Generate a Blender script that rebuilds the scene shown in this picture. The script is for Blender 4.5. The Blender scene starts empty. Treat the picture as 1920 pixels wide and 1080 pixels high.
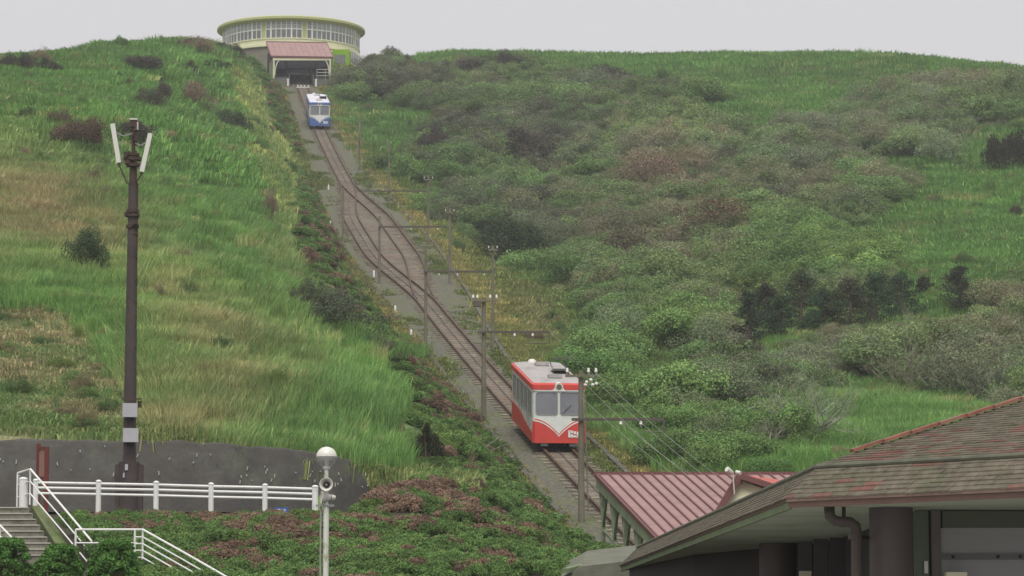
import bpy, bmesh, math, random
import numpy as np
from mathutils import Vector, Matrix, noise as mnoise

# ------------------------------------------------------------------ camera, sky, sun, exposure
R = math.radians
SC = bpy.context.scene
COL = SC.collection
FPX = 6000.0
PITCH = R(6.5)
CAMZ = 1.6
cam_d = bpy.data.cameras.new('camera')
cam_d.sensor_width = 36.0
cam_d.lens = 36.0 * FPX / 1920.0
cam_d.clip_start = 0.5
cam_d.clip_end = 6000
cam = bpy.data.objects.new('camera', cam_d)
COL.objects.link(cam)
cam.location = (0, 0, CAMZ)
cam.rotation_euler = (math.pi / 2 + PITCH, 0, 0)
SC.camera = cam

world = bpy.data.worlds.new('World')
SC.world = world
world.use_nodes = True
wn = world.node_tree
wn.nodes.clear()
w_sky = wn.nodes.new('ShaderNodeTexSky')
w_sky.sky_type = 'NISHITA'
w_sky.sun_disc = False
w_sky.sun_elevation = R(61)
w_sky.sun_rotation = R(182)
w_hsv = wn.nodes.new('ShaderNodeHueSaturation')
w_hsv.inputs['Saturation'].default_value = 0.12
w_mix = wn.nodes.new('ShaderNodeMix')
w_mix.data_type = 'RGBA'
w_mix.inputs[0].default_value = 0.88
w_mix.inputs[7].default_value = (7.3, 7.22, 7.38, 1)
w_bg = wn.nodes.new('ShaderNodeBackground')
w_bg.inputs['Strength'].default_value = 0.05
w_out = wn.nodes.new('ShaderNodeOutputWorld')
wn.links.new(w_sky.outputs[0], w_hsv.inputs['Color'])
wn.links.new(w_hsv.outputs[0], w_mix.inputs[6])
wn.links.new(w_mix.outputs[2], w_bg.inputs['Color'])
wn.links.new(w_bg.outputs[0], w_out.inputs[0])

sun_d = bpy.data.lights.new('sun', 'SUN')
sun_d.energy = 1.5
sun_d.angle = R(40)
sun_d.color = (1.0, 0.965, 0.92)
sun = bpy.data.objects.new('sun', sun_d)
COL.objects.link(sun)
# soft light through the overcast, from high up behind the camera
sd = Vector((0.04, 0.62, -1.15)).normalized()
sun.rotation_euler = sd.to_track_quat('-Z', 'Y').to_euler()

SC.view_settings.view_transform = 'Standard'
SC.view_settings.look = 'None'
SC.view_settings.gamma = 1
SC.view_settings.use_curve_mapping = False
SC.view_settings.exposure = 1.0
SC.render.engine = 'CYCLES'
SC.cycles.use_denoising = True
SC.cycles.max_bounces = 6
SC.cycles.diffuse_bounces = 2
SC.cycles.transparent_max_bounces = 8
try:
    SC.cycles.denoiser = 'OPENIMAGEDENOISE'
except Exception:
    pass

rng = np.random.default_rng(11)
random.seed(11)


# ------------------------------------------------------------------ measuring helpers
def P(px, py, D):
    """point of the place seen at photo pixel (px, py), D metres ahead of the camera"""
    u = (px - 960) / FPX
    v = (540 - py) / FPX
    dx, dy, dz = u, math.cos(PITCH) - v * math.sin(PITCH), math.sin(PITCH) + v * math.cos(PITCH)
    k = D / dy
    return Vector((dx * k, D, CAMZ + dz * k))


def project(X, Y, Z):
    z = Z - CAMZ
    c, s = math.cos(PITCH), math.sin(PITCH)
    f = Y * c + z * s
    up = -Y * s + z * c
    return 960 + FPX * X / f, 540 - FPX * up / f


def in_poly(px, py, poly):
    px = np.asarray(px); py = np.asarray(py)
    res = np.zeros(px.shape, bool)
    n = len(poly)
    for i in range(n):
        x0, y0 = poly[i]
        x1, y1 = poly[(i + 1) % n]
        if y0 == y1:
            continue
        cond = ((y0 > py) != (y1 > py)) & (px < (x1 - x0) * (py - y0) / (y1 - y0) + x0)
        res ^= cond
    return res


# ------------------------------------------------------------------ materials
MATS = {}


def srgb(r, g, b):
    def f(c):
        c /= 255.0
        return c / 12.92 if c <= 0.04045 else ((c + 0.055) / 1.055) ** 2.4
    return (f(r), f(g), f(b))


def mat(name, col, rough=0.7, var=0.12, scale=3.0, metal=0.0, bump=0.0, bscale=None, spec=0.3, col2=None, c2lo=0.5, c2hi=0.65, c2scale=1.5):
    """procedural paint / metal / concrete: colour with noise variation, optional second colour in patches, optional bump"""
    if name in MATS:
        return MATS[name]
    m = bpy.data.materials.new(name)
    m.use_nodes = True
    nt = m.node_tree
    b = nt.nodes['Principled BSDF']
    b.inputs['Roughness'].default_value = rough
    b.inputs['Metallic'].default_value = metal
    b.inputs['Specular IOR Level'].default_value = spec
    tc = nt.nodes.new('ShaderNodeNewGeometry')
    n1 = nt.nodes.new('ShaderNodeTexNoise')
    n1.inputs['Scale'].default_value = scale
    n1.inputs['Detail'].default_value = 5
    n1.inputs['Roughness'].default_value = 0.65
    nt.links.new(tc.outputs['Position'], n1.inputs['Vector'])
    mp = nt.nodes.new('ShaderNodeMapRange')
    mp.inputs['From Min'].default_value = 0.3
    mp.inputs['From Max'].default_value = 0.7
    mp.inputs['To Min'].default_value = 1 - var
    mp.inputs['To Max'].default_value = 1 + var
    nt.links.new(n1.outputs[0], mp.inputs['Value'])
    mul = nt.nodes.new('ShaderNodeVectorMath')
    mul.operation = 'SCALE'
    nt.links.new(mp.outputs[0], mul.inputs['Scale'])
    if col2 is not None:
        n2 = nt.nodes.new('ShaderNodeTexNoise')
        n2.inputs['Scale'].default_value = c2scale
        n2.inputs['Detail'].default_value = 6
        n2.inputs['Roughness'].default_value = 0.7
        nt.links.new(tc.outputs['Position'], n2.inputs['Vector'])
        m2 = nt.nodes.new('ShaderNodeMapRange')
        m2.inputs['From Min'].default_value = c2lo
        m2.inputs['From Max'].default_value = c2hi
        nt.links.new(n2.outputs[0], m2.inputs['Value'])
        mx = nt.nodes.new('ShaderNodeMix')
        mx.data_type = 'RGBA'
        mx.inputs[6].default_value = (*col, 1)
        mx.inputs[7].default_value = (*col2, 1)
        nt.links.new(m2.outputs[0], mx.inputs[0])
        nt.links.new(mx.outputs[2], mul.inputs[0])
    else:
        mul.inputs[0].default_value = col
    nt.links.new(mul.outputs[0], b.inputs['Base Color'])
    if bump > 0:
        n3 = nt.nodes.new('ShaderNodeTexNoise')
        n3.inputs['Scale'].default_value = bscale or scale * 4
        n3.inputs['Detail'].default_value = 4
        nt.links.new(tc.outputs['Position'], n3.inputs['Vector'])
        bp = nt.nodes.new('ShaderNodeBump')
        bp.inputs['Strength'].default_value = bump
        bp.inputs['Distance'].default_value = 0.05
        nt.links.new(n3.outputs[0], bp.inputs['Height'])
        nt.links.new(bp.outputs[0], b.inputs['Normal'])
    MATS[name] = m
    return m


def leaf_mat(name, source, trans=0.25):
    """foliage: tint from the instance / object, times a random value stored on every leaf"""
    if name in MATS:
        return MATS[name]
    m = bpy.data.materials.new(name)
    m.use_nodes = True
    nt = m.node_tree
    nt.nodes.clear()
    out = nt.nodes.new('ShaderNodeOutputMaterial')
    if source == 'INST':
        a = nt.nodes.new('ShaderNodeAttribute')
        a.attribute_type = 'INSTANCER'
        a.attribute_name = 'tint'
        csock = a.outputs['Color']
    elif source == 'OBJ':
        a = nt.nodes.new('ShaderNodeObjectInfo')
        csock = a.outputs['Color']
    else:
        a = nt.nodes.new('ShaderNodeRGB')
        a.outputs[0].default_value = (*source, 1)
        csock = a.outputs[0]
    v = nt.nodes.new('ShaderNodeAttribute')
    v.attribute_name = 'leafv'
    mul = nt.nodes.new('ShaderNodeMix')
    mul.data_type = 'RGBA'
    mul.blend_type = 'MULTIPLY'
    mul.inputs[0].default_value = 1
    nt.links.new(csock, mul.inputs[6])
    nt.links.new(v.outputs['Color'], mul.inputs[7])
    d = nt.nodes.new('ShaderNodeBsdfDiffuse')
    t = nt.nodes.new('ShaderNodeBsdfTranslucent')
    mx = nt.nodes.new('ShaderNodeMixShader')
    mx.inputs[0].default_value = trans
    nt.links.new(mul.outputs[2], d.inputs['Color'])
    nt.links.new(mul.outputs[2], t.inputs['Color'])
    nt.links.new(d.outputs[0], mx.inputs[1])
    nt.links.new(t.outputs[0], mx.inputs[2])
    nt.links.new(mx.outputs[0], out.inputs[0])
    MATS[name] = m
    return m


LEAF_I = leaf_mat('leaf_instanced', 'INST')
LEAF_O = leaf_mat('leaf_object', 'OBJ')
TWIG_I = leaf_mat('twig_instanced', 'INST', 0.0)
TWIG_O = leaf_mat('twig_object', 'OBJ', 0.0)


# ------------------------------------------------------------------ mesh building
class MB:
    def __init__(self):
        self.v = []
        self.f = []

    def add(self, vs, fs):
        o = len(self.v)
        self.v.extend([Vector(p) for p in vs])
        self.f.extend([tuple(i + o for i in f) for f in fs])
        return self

    def box(self, c, s, rz=0.0):
        cx, cy, cz = c
        hx, hy, hz = s[0] / 2, s[1] / 2, s[2] / 2
        ca, sa = math.cos(rz), math.sin(rz)
        vs = []
        for z in (-hz, hz):
            for x, y in ((-hx, -hy), (hx, -hy), (hx, hy), (-hx, hy)):
                vs.append((cx + x * ca - y * sa, cy + x * sa + y * ca, cz + z))
        return self.add(vs, [(3, 2, 1, 0), (4, 5, 6, 7), (0, 1, 5, 4), (1, 2, 6, 5), (2, 3, 7, 6), (3, 0, 4, 7)])

    def bar(self, a, b, w, h, up=(0, 0, 1)):
        """rectangular bar from a to b, w wide, h high"""
        a, b = Vector(a), Vector(b)
        d = (b - a).normalized()
        s = d.cross(Vector(up))
        if s.length < 1e-4:
            s = d.cross(Vector((1, 0, 0)))
        s.normalize()
        u = s.cross(d).normalized()
        vs = []
        for p in (a, b):
            for x, z in ((-1, -1), (1, -1), (1, 1), (-1, 1)):
                vs.append(p + s * (x * w / 2) + u * (z * h / 2))
        return self.add(vs, [(0, 1, 2, 3), (7, 6, 5, 4), (0, 4, 5, 1), (1, 5, 6, 2), (2, 6, 7, 3), (3, 7, 4, 0)])

    def tube(self, pts, r, n=8, r2=None, caps=True):
        pts = [Vector(p) for p in pts]
        m = len(pts)
        rs = r if isinstance(r, (list, tuple)) else [r + ((r2 if r2 is not None else r) - r) * i / max(1, m - 1) for i in range(m)]
        vs, fs = [], []
        ref = Vector((0, 0, 1))
        if abs((pts[-1] - pts[0]).normalized().z) > 0.9:
            ref = Vector((0, 1, 0))
        for i, p in enumerate(pts):
            d = (pts[min(i + 1, m - 1)] - pts[max(i - 1, 0)]).normalized()
            s = d.cross(ref)
            if s.length < 1e-5:
                s = d.cross(Vector((1, 0.2, 0)))
            s.normalize()
            u = s.cross(d).normalized()
            for k in range(n):
                a = 2 * math.pi * k / n
                vs.append(p + s * (rs[i] * math.cos(a)) + u * (rs[i] * math.sin(a)))
        for i in range(m - 1):
            for k in range(n):
                k2 = (k + 1) % n
                fs.append((i * n + k, i * n + k2, (i + 1) * n + k2, (i + 1) * n + k))
        if caps:
            fs.append(tuple(reversed(range(n))))
            fs.append(tuple((m - 1) * n + k for k in range(n)))
        return self.add(vs, fs)

    def lathe(self, prof, c, n=32, a0=0.0, a1=2 * math.pi):
        """profile [(r, z)...] turned about a vertical axis through c"""
        full = abs(a1 - a0) > 2 * math.pi - 1e-4
        cnt = n if full else n + 1
        vs, fs = [], []
        for r, z in prof:
            for k in range(cnt):
                a = a0 + (a1 - a0) * k / n
                vs.append((c[0] + r * math.cos(a), c[1] + r * math.sin(a), c[2] + z))
        for i in range(len(prof) - 1):
            for k in range(n):
                k2 = (k + 1) % cnt
                fs.append((i * cnt + k, i * cnt + k2, (i + 1) * cnt + k2, (i + 1) * cnt + k))
        return self.add(vs, fs)

    def prism(self, poly, ext):
        """closed polygon (3D points) extruded by vector ext"""
        poly = [Vector(p) for p in poly]
        ext = Vector(ext)
        n = len(poly)
        vs = poly + [p + ext for p in poly]
        fs = [tuple(range(n)), tuple(reversed(range(n, 2 * n)))]
        for i in range(n):
            j = (i + 1) % n
            fs.append((j, i, n + i, n + j))
        return self.add(vs, fs)

    def mesh(self, name, material=None, origin=(0, 0, 0), smooth=False):
        o = Vector(origin)
        me = bpy.data.meshes.new(name)
        me.from_pydata([tuple(p - o) for p in self.v], [], self.f)
        me.update()
        bm = bmesh.new()
        bm.from_mesh(me)
        bmesh.ops.recalc_face_normals(bm, faces=bm.faces)
        bm.to_mesh(me)
        bm.free()
        if material:
            me.materials.append(material)
        if smooth:
            for p in me.polygons:
                p.use_smooth = True
        return me

    def build(self, name, material, parent=None, origin=None, smooth=False):
        if origin is None:
            origin = parent['org'] if parent is not None and 'org' in parent else (0, 0, 0)
        me = self.mesh(name, material, origin, smooth)
        return link(name, me, parent, None if parent is not None else origin)


def link(name, me, parent=None, loc=None):
    o = bpy.data.objects.new(name, me)
    COL.objects.link(o)
    if parent is not None:
        o.parent = parent
    if loc is not None:
        o.location = loc
    return o


def tag(o, label=None, cat=None, group=None, kind=None):
    if label:
        o['label'] = label
    if cat:
        o['category'] = cat
    if group:
        o['group'] = group
    if kind:
        o['kind'] = kind
    return o


ORG = {}


class Thing:
    """an Empty at the base of a thing; parts are built in world coordinates and parented to it"""
    def __init__(self, name, base, label=None, cat=None, group=None, kind=None, rz=0.0):
        self.o = bpy.data.objects.new(name, None)
        COL.objects.link(self.o)
        self.o.empty_display_size = 0.3
        self.base = Vector(base)
        self.o.location = self.base
        self.o.rotation_euler = (0, 0, rz)
        tag(self.o, label, cat, group, kind)

    def part(self, name, mb, material, smooth=False, parent=None, local=False):
        me = mb.mesh(name, material, (0, 0, 0) if local else self.base, smooth)
        return link(name, me, parent or self.o)

    def share(self, name, me, loc, rot=None, scale=None, parent=None):
        """part with shared mesh data, loc in world coordinates"""
        o = link(name, me, parent or self.o)
        o.location = Vector(loc) - self.base
        if rot is not None:
            o.rotation_euler = rot
        if scale is not None:
            o.scale = scale
        return o


# ------------------------------------------------------------------ the track line: straight in plan, concave in profile
_a, _b = P(1048, 850, 160), P(600, 240, 400)
TB = (_b.x - _a.x) / (_b.y - _a.y)
TA = _a.x - TB * _a.y


def track_x(Y):
    return TA + TB * Y


def track_hit(px, py):
    u = (px - 960) / FPX
    v = (540 - py) / FPX
    dx, dy, dz = u, math.cos(PITCH) - v * math.sin(PITCH), math.sin(PITCH) + v * math.cos(PITCH)
    k = TA / (dx - TB * dy)
    return dy * k, CAMZ + dz * k


_meas = [(563, 154), (600, 240), (629, 299), (655, 362), (735, 480), (829, 598), (877, 658), (907, 690), (975, 770), (1048, 850), (1070, 873), (1098, 898), (1168, 969)]
_tp = [track_hit(*m) for m in _meas]
_cf = np.polyfit([t[0] / 100 for t in _tp], [t[1] for t in _tp], 3)


def track_z(Y):
    return np.polyval(_cf, np.asarray(Y, float) / 100)


THEAD = math.atan2(-TB, 1.0)          # rotation about z that turns +y into the track direction
TDIR = Vector((TB, 1.0, 0)).normalized()
TRIGHT = Vector((1.0, -TB, 0)).normalized()
LOOP0, LOOP1 = 236.0, 345.0


def smooth(t):
    t = np.clip(t, 0, 1)
    return t * t * (3 - 2 * t)


def loop_off(Y):
    return 1.66 * smooth((np.asarray(Y, float) - LOOP0) / 42) * smooth((LOOP1 - np.asarray(Y, float)) / 42)


def bed_left(Y):
    return np.interp(Y, [130, 160, 205, 250, 285, 330, 400, 470], [2.4, 2.45, 2.5, 3.4, 4.2, 3.9, 3.0, 3.0])


def bed_right(Y):
    return np.interp(Y, [130, 160, 205, 250, 285, 330, 400, 470], [2.3, 2.3, 2.2, 3.9, 4.6, 3.8, 2.6, 2.6])


# ------------------------------------------------------------------ terrain
CTRL = [
    # left hill: photo x, y and distance
    (-250, 830, 112), (-250, 640, 138), (-250, 450, 180), (-250, 300, 225), (-250, 190, 275), (-250, 130, 320),
    (0, 826, 113.5), (0, 700, 129), (0, 590, 145), (0, 480, 168), (0, 350, 205), (0, 250, 247), (0, 175, 290), (0, 125, 325), (0, 122, 345), (80, 116, 360), (190, 102, 382), (262, 90, 402),
    (150, 826, 113.5), (150, 700, 129), (150, 590, 146), (150, 480, 170), (150, 350, 208), (150, 250, 252), (150, 165, 310), (150, 118, 352), (150, 107, 374),
    (330, 828, 113.8), (330, 700, 130), (330, 550, 158), (330, 400, 203), (330, 250, 264), (330, 150, 335), (330, 85, 418),
    (500, 842, 116), (500, 720, 130), (500, 560, 164), (520, 420, 225), (480, 280, 300), (440, 180, 372), (430, 112, 432),
    (640, 850, 122), (640, 720, 142), (640, 600, 180), (590, 480, 250), (560, 330, 320), (540, 240, 375), (490, 120, 445),
    (740, 860, 126), (740, 740, 150), (850, 830, 141), (850, 740, 165),
    (740, 920, 114), (740, 1000, 97), (740, 1080, 86), (900, 1080, 88), (900, 980, 107), (900, 900, 125), (1020, 1080, 96), (1020, 960, 122),
    (620, 960, 104), (620, 1080, 85), (1120, 1080, 108), (1180, 1030, 122),
    # right of the track
    (1160, 830, 163), (1250, 850, 158), (1400, 900, 150), (1650, 900, 150), (1920, 900, 150), (2200, 900, 150),
    (1130, 740, 190), (1250, 760, 182), (1400, 790, 176), (1650, 790, 176), (1920, 790, 176), (2200, 790, 176),
    (1050, 640, 231), (1200, 640, 224), (1400, 660, 214), (1650, 660, 212), (1920, 660, 212), (2200, 660, 212),
    (1000, 530, 274), (1200, 530, 268), (1400, 530, 256), (1650, 530, 252), (1920, 530, 250), (2200, 530, 250),
    (900, 420, 322), (1100, 420, 319), (1400, 420, 298), (1650, 420, 292), (1920, 420, 288), (2200, 420, 284),
    (820, 310, 366), (1000, 310, 362), (1200, 310, 352), (1400, 300, 345), (1650, 300, 338), (1920, 300, 332), (2200, 300, 325),
    (740, 220, 410), (900, 220, 408), (1100, 210, 404), (1400, 200, 398), (1650, 200, 390), (1920, 200, 382), (2200, 200, 370),
    (690, 150, 446), (860, 150, 448), (1100, 150, 440), (1400, 150, 430), (1650, 150, 424), (1920, 165, 410), (2200, 185, 396),
    (740, 122, 470), (860, 112, 482), (1000, 112, 478), (1150, 116, 470), (1300, 112, 464), (1500, 109, 456), (1700, 113, 448), (1920, 136, 436), (2200, 160, 420),
]
XYZ = [tuple(P(*c)) for c in CTRL]
for c in ((-250, 130, 320), (0, 122, 345), (80, 116, 360), (150, 107, 374), (190, 102, 382), (262, 89, 402), (330, 85, 418), (740, 122, 470), (860, 112, 482), (1000, 112, 478), (1150, 116, 470), (1300, 112, 464), (1500, 109, 456), (1700, 113, 448), (1920, 136, 436), (2200, 160, 420)):
    q = P(*c)                                            # the ground rolls off behind the crest
    XYZ.append((q.x * (1 + 10 / c[2]), q.y + 10, q.z - 0.2))
    XYZ.append((q.x * (1 + 28 / c[2]), q.y + 28, q.z - 1.5))
    XYZ.append((q.x * (1 + 60 / c[2]), q.y + 60, q.z - 6))
for Y in np.arange(128, 470, 16.0):                      # the track's own shelf
    XYZ.append((track_x(Y), Y, float(track_z(Y)) - 0.15))
TOPZ = float(track_z(462)) + 3.0
for x, y, z in ((-30, 478, 86), (-31, 492, 88), (-42, 480, 86), (-18, 480, 86.5)):
    XYZ.append((x, y, z))
for x, y, z in ((-110, 430, 52), (-55, 540, 72), (-25, 545, 78), (10, 545, 80), (50, 530, 74), (95, 510, 66), (130, 490, 58),
                (-110, 560, 45), (-50, 620, 50), (0, 640, 52), (60, 620, 50), (130, 600, 40), (-90, 250, 40), (-70, 150, 16), (90, 150, 10.5), (110, 250, 28), (125, 350, 52)):
    XYZ.append((x, y, z))
XYZ = np.array(XYZ)
CS = 100.0


def tps_fit(pts, lam=2e-4):
    xy = pts[:, :2] / CS
    n = len(xy)
    d = np.sqrt(((xy[:, None] - xy[None]) ** 2).sum(-1)) + 1e-9
    K = d * d * np.log(d) + lam * np.eye(n)
    Q = np.hstack([np.ones((n, 1)), xy])
    A = np.block([[K, Q], [Q.T, np.zeros((3, 3))]])
    return xy, np.linalg.solve(A, np.concatenate([pts[:, 2], np.zeros(3)]))


_txy, _tw = tps_fit(XYZ)


def tps(X, Y):
    q = np.stack([np.ravel(X), np.ravel(Y)], 1) / CS
    out = np.empty(len(q))
    for i in range(0, len(q), 20000):
        s = q[i:i + 20000]
        d = np.sqrt(((s[:, None] - _txy[None]) ** 2).sum(-1)) + 1e-9
        out[i:i + 20000] = (d * d * np.log(d)) @ _tw[:-3] + _tw[-3] + s @ _tw[-2:]
    return out.reshape(np.shape(X))


# wall of the road cutting, lower left: top edge as photo x, y, distance
WALL = [(-260, 822, 112), (0, 824, 112), (200, 825, 112), (330, 826, 112.2), (430, 833, 113), (540, 842, 114.6), (620, 852, 116), (662, 866, 117), (693, 914, 117.6)]
WPTS = [P(*w) for w in WALL]
WX = [p.x for p in WPTS]
WY = [p.y for p in WPTS]
SHELF = 6.05
FRONT_Y = [40, 55, 66, 80, 86, 90, 94.6, 101.5, 103, 130]
FRONT_Z = [0.0, 0.0, 1.2, 2.7, 3.6, 4.3, 5.15, 5.9, SHELF, SHELF]


def wobble(X, Y):
    return 0.35 * np.sin(X * 0.31 + 1.3 * np.sin(Y * 0.17)) * np.sin(Y * 0.23 + 0.9 * np.sin(X * 0.21)) + 0.16 * np.sin(X * 0.83 + Y * 0.41) * np.sin(Y * 0.71 - X * 0.37)


def terrain(X, Y):
    X = np.asarray(X, float)
    Y = np.asarray(Y, float)
    zh = tps(X, Y) + wobble(X, Y) * np.interp(Y, [200, 340], [1, 0.4])
    # shelf of the track
    dx = X - track_x(Y)
    yc = np.clip(Y, 120, 470)
    tz = track_z(np.clip(Y + TB * dx * 0.99, 120, 470)) - 0.32
    out = np.where(dx < 0, -dx - bed_left(yc), dx - bed_right(yc))
    w = 1 - smooth((out - 0.3) / 5.0)
    w = w * smooth((Y - 112) / 12) * (1 - smooth((Y - 462) / 10))
    zh = zh * (1 - w) + tz * w
    # in front of the wall: bank, shelf of the road
    zf = np.interp(Y, FRONT_Y, FRONT_Z) + 0.12 * wobble(X, Y)
    wy = np.interp(X, WX, WY)
    front = (Y < wy + 0.25)
    side = smooth((X - (WX[-1] - 0.6)) / 2.2)            # 0 left of the wall's end, 1 right of it
    z = np.where(front, zf * (1 - side) + zh * side, zh)
    # cut for the concrete steps at the far left
    al = (X + 14.35) * 0.46 - (Y - 95.0) * 0.89
    ed = -14.35 + 0.46 / 0.89 * (95.0 - Y)
    st_z = 5.75 - 0.544 * np.clip(al, 0, 3.1) - 0.45
    z = np.where((X < ed + 0.55) & (Y < 95.1) & (Y > 84), np.minimum(z, st_z), z)
    near = smooth((Y - 60) / 22)
    z = z * near + np.interp(Y, FRONT_Y, FRONT_Z) * (1 - near)
    return np.maximum(z, -0.3)


GX = np.arange(-125, 145.1, 1.25)
GY = np.unique(np.concatenate([np.arange(50, 120, 0.6), np.arange(120, 250, 1.1), np.arange(250, 640, 1.6)]))
gxx, gyy = np.meshgrid(GX, GY)
gzz = terrain(gxx, gyy)


def tz_at(X, Y):
    """bilinear height of the built terrain"""
    X = np.clip(np.asarray(X, float), GX[0], GX[-1] - 1e-3)
    Y = np.clip(np.asarray(Y, float), GY[0], GY[-1] - 1e-3)
    i = np.clip(np.searchsorted(GX, X, 'right') - 1, 0, len(GX) - 2)
    j = np.clip(np.searchsorted(GY, Y, 'right') - 1, 0, len(GY) - 2)
    fx = (X - GX[i]) / (GX[i + 1] - GX[i])
    fy = (Y - GY[j]) / (GY[j + 1] - GY[j])
    return (gzz[j, i] * (1 - fx) + gzz[j, i + 1] * fx) * (1 - fy) + (gzz[j + 1, i] * (1 - fx) + gzz[j + 1, i + 1] * fx) * fy


def hit(px, py, d0=84.0, d1=560.0):
    """ground point seen at a photo pixel"""
    ds = np.arange(d0, d1, 0.5)
    a, b = P(px, py, 100.0), P(px, py, 200.0)
    X = a.x + (b.x - a.x) * (ds - 100) / 100
    Z = a.z + (b.z - a.z) * (ds - 100) / 100
    below = Z < tz_at(X, ds)
    k = int(np.argmax(below)) if below.any() else len(ds) - 1
    return Vector((X[k], ds[k], float(tz_at(X[k], ds[k]))))


# regions of different growth, as outlines in the photograph
PATH = [(428, 108), (450, 108), (492, 180), (500, 235), (548, 270), (566, 310), (546, 350), (548, 420), (528, 420), (505, 350), (470, 300), (462, 220)]
CUT = [(-300, 585), (60, 580), (130, 600), (165, 680), (228, 740), (232, 830), (-300, 830)]
DRY = [(-100, 380, 190, 110, 0.95), (60, 390, 120, 75, 1.0), (130, 440, 110, 60, 0.9), (190, 490, 50, 40, 0.7), (290, 545, 60, 60, 0.9), (350, 620, 80, 60, 0.65), (420, 720, 100, 70, 0.5), (330, 800, 120, 40, 0.75),
       (500, 650, 90, 70, 0.25), (540, 440, 50, 70, 0.3), (300, 700, 50, 60, 0.5)]
AZALEA = [(440, 88), (500, 92), (522, 150), (540, 200), (566, 260), (596, 330), (606, 400), (616, 470), (650, 540), (700, 600), (740, 650), (800, 715), (850, 745), (905, 795), (960, 845), (1010, 880),
          (1060, 930), (1095, 965), (1160, 1010), (1170, 1100), (640, 1100), (690, 935), (770, 905), (770, 760), (716, 655), (600, 560), (556, 470), (550, 380), (560, 300), (505, 240), (490, 170)]
FRONTBED = [(130, 940), (700, 930), (700, 1100), (200, 1100), (170, 1000)]


def blob(px, py, lst):
    w = np.zeros(np.shape(px))
    for cx, cy, sx, sy, a in lst:
        w = np.maximum(w, a * np.exp(-((px - cx) / sx) ** 2 - ((py - cy) / sy) ** 2))
    return w


def smooth_noise(X, Y, s, seed=0):
    """value noise on a hashed lattice, 0..1, two octaves"""
    def oct_(x, y, k):
        ix, iy = np.floor(x).astype(np.int64), np.floor(y).astype(np.int64)
        fx, fy = x - ix, y - iy
        fx, fy = fx * fx * (3 - 2 * fx), fy * fy * (3 - 2 * fy)

        def hsh(a, b):
            n_ = (a * 374761393 + b * 668265263 + k * 982451653) & 0x7fffffff
            n_ = ((n_ ^ (n_ >> 13)) * 1274126177) & 0x7fffffff
            return ((n_ ^ (n_ >> 16)) & 0xffff) / 65535.0
        return (hsh(ix, iy) * (1 - fx) + hsh(ix + 1, iy) * fx) * (1 - fy) + (hsh(ix, iy + 1) * (1 - fx) + hsh(ix + 1, iy + 1) * fx) * fy
    X = np.asarray(X, float)
    Y = np.asarray(Y, float)
    u = oct_(X / (s * 1.6), Y / (s * 1.6), seed) * 0.68 + oct_(X / (s * 0.6) + 31, Y / (s * 0.6), seed + 7) * 0.32
    return np.clip((u - 0.5) * 1.35 + 0.5, 0, 1)


# shrub cover right of the track: (x, y, rx, ry, weight)
THICK = [(690, 150, 70, 60, 1), (800, 170, 110, 55, 1), (930, 150, 110, 60, 1), (880, 270, 90, 70, 1), (1000, 280, 140, 100, 1.1), (1130, 200, 120, 60, .9), (1250, 300, 160, 110, 1), (1300, 190, 120, 60, .55),
         (1150, 420, 150, 90, 1.1), (1350, 420, 150, 90, 1), (1500, 300, 120, 80, .8), (1650, 250, 150, 70, .85), (1800, 200, 140, 60, .75), (1600, 380, 110, 60, .8), (1450, 520, 170, 70, .9),
         (1200, 560, 110, 90, 1), (1330, 640, 100, 90, .8), (1650, 650, 230, 90, 1.15), (1880, 680, 150, 100, 1.1), (1260, 780, 130, 60, .9), (1400, 830, 120, 60, .9), (1150, 700, 70, 60, .8), (1620, 540, 120, 40, .7),
         (1450, 730, 120, 70, 1), (1290, 860, 120, 50, 1), (1480, 150, 90, 30, .5), (700, 350, 40, 40, .25), (860, 420, 60, 50, .45), (980, 440, 80, 70, .7), (1050, 540, 70, 50, .4)]
CLEAR = [(1450, 140, 330, 42, 1.3), (1280, 130, 160, 26, 1.1), (1520, 190, 130, 50, 1.15), (1340, 230, 70, 40, .7), (745, 250, 60, 40, 1.2), (800, 112, 50, 22, 1.3), (1060, 122, 90, 22, 1.0), (1500, 120, 330, 26, .9), (1790, 430, 130, 90, 1.25), (1880, 400, 90, 110, 1.25), (1690, 560, 90, 50, .6), (1580, 785, 100, 45, 1.3), (1750, 770, 140, 30, .9),
         (930, 290, 60, 30, .5), (1180, 290, 60, 35, .5), (1400, 240, 130, 45, .8), (1570, 180, 100, 40, .8), (1470, 470, 110, 40, .4), (900, 560, 90, 90, .95), (1010, 620, 90, 80, .8), (1400, 600, 50, 40, .5), (1230, 690, 70, 60, .5)]


def thicket_w(px, py):
    return np.clip(blob(px, py, THICK) - blob(px, py, CLEAR) * 0.95, 0, 1)


# --- ground sheet with soil / turf / path colours, shade painted into the soil under shrubs
gp, gq = project(gxx, gyy, gzz)
gcol = np.zeros(gxx.shape + (4,))
gcol[..., 3] = 1
base_g = np.array((0.15, 0.25, 0.075))
gcol[..., :3] = base_g
w_dry = np.clip(blob(gp, gq, DRY), 0, 1)[..., None]
gcol[..., :3] = gcol[..., :3] * (1 - w_dry) + np.array((0.30, 0.28, 0.13)) * w_dry
m = in_poly(gp, gq, PATH)
gcol[m, :3] = (0.27, 0.28, 0.13)
m = in_poly(gp, gq, CUT) & (gyy > 112)
gcol[m, :3] = (0.24, 0.23, 0.13)
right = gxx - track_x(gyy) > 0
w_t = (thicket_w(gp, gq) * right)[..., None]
gcol[..., :3] = gcol[..., :3] * (1 - w_t) + np.array((0.07, 0.068, 0.042)) * w_t  # dark soil, also standing in for shade under the brushwood
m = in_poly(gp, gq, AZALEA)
gcol[m, :3] = (0.05, 0.055, 0.032)  # soil of the shrub beds, darkened for the shade beneath them
m = (gyy < 110)
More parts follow.
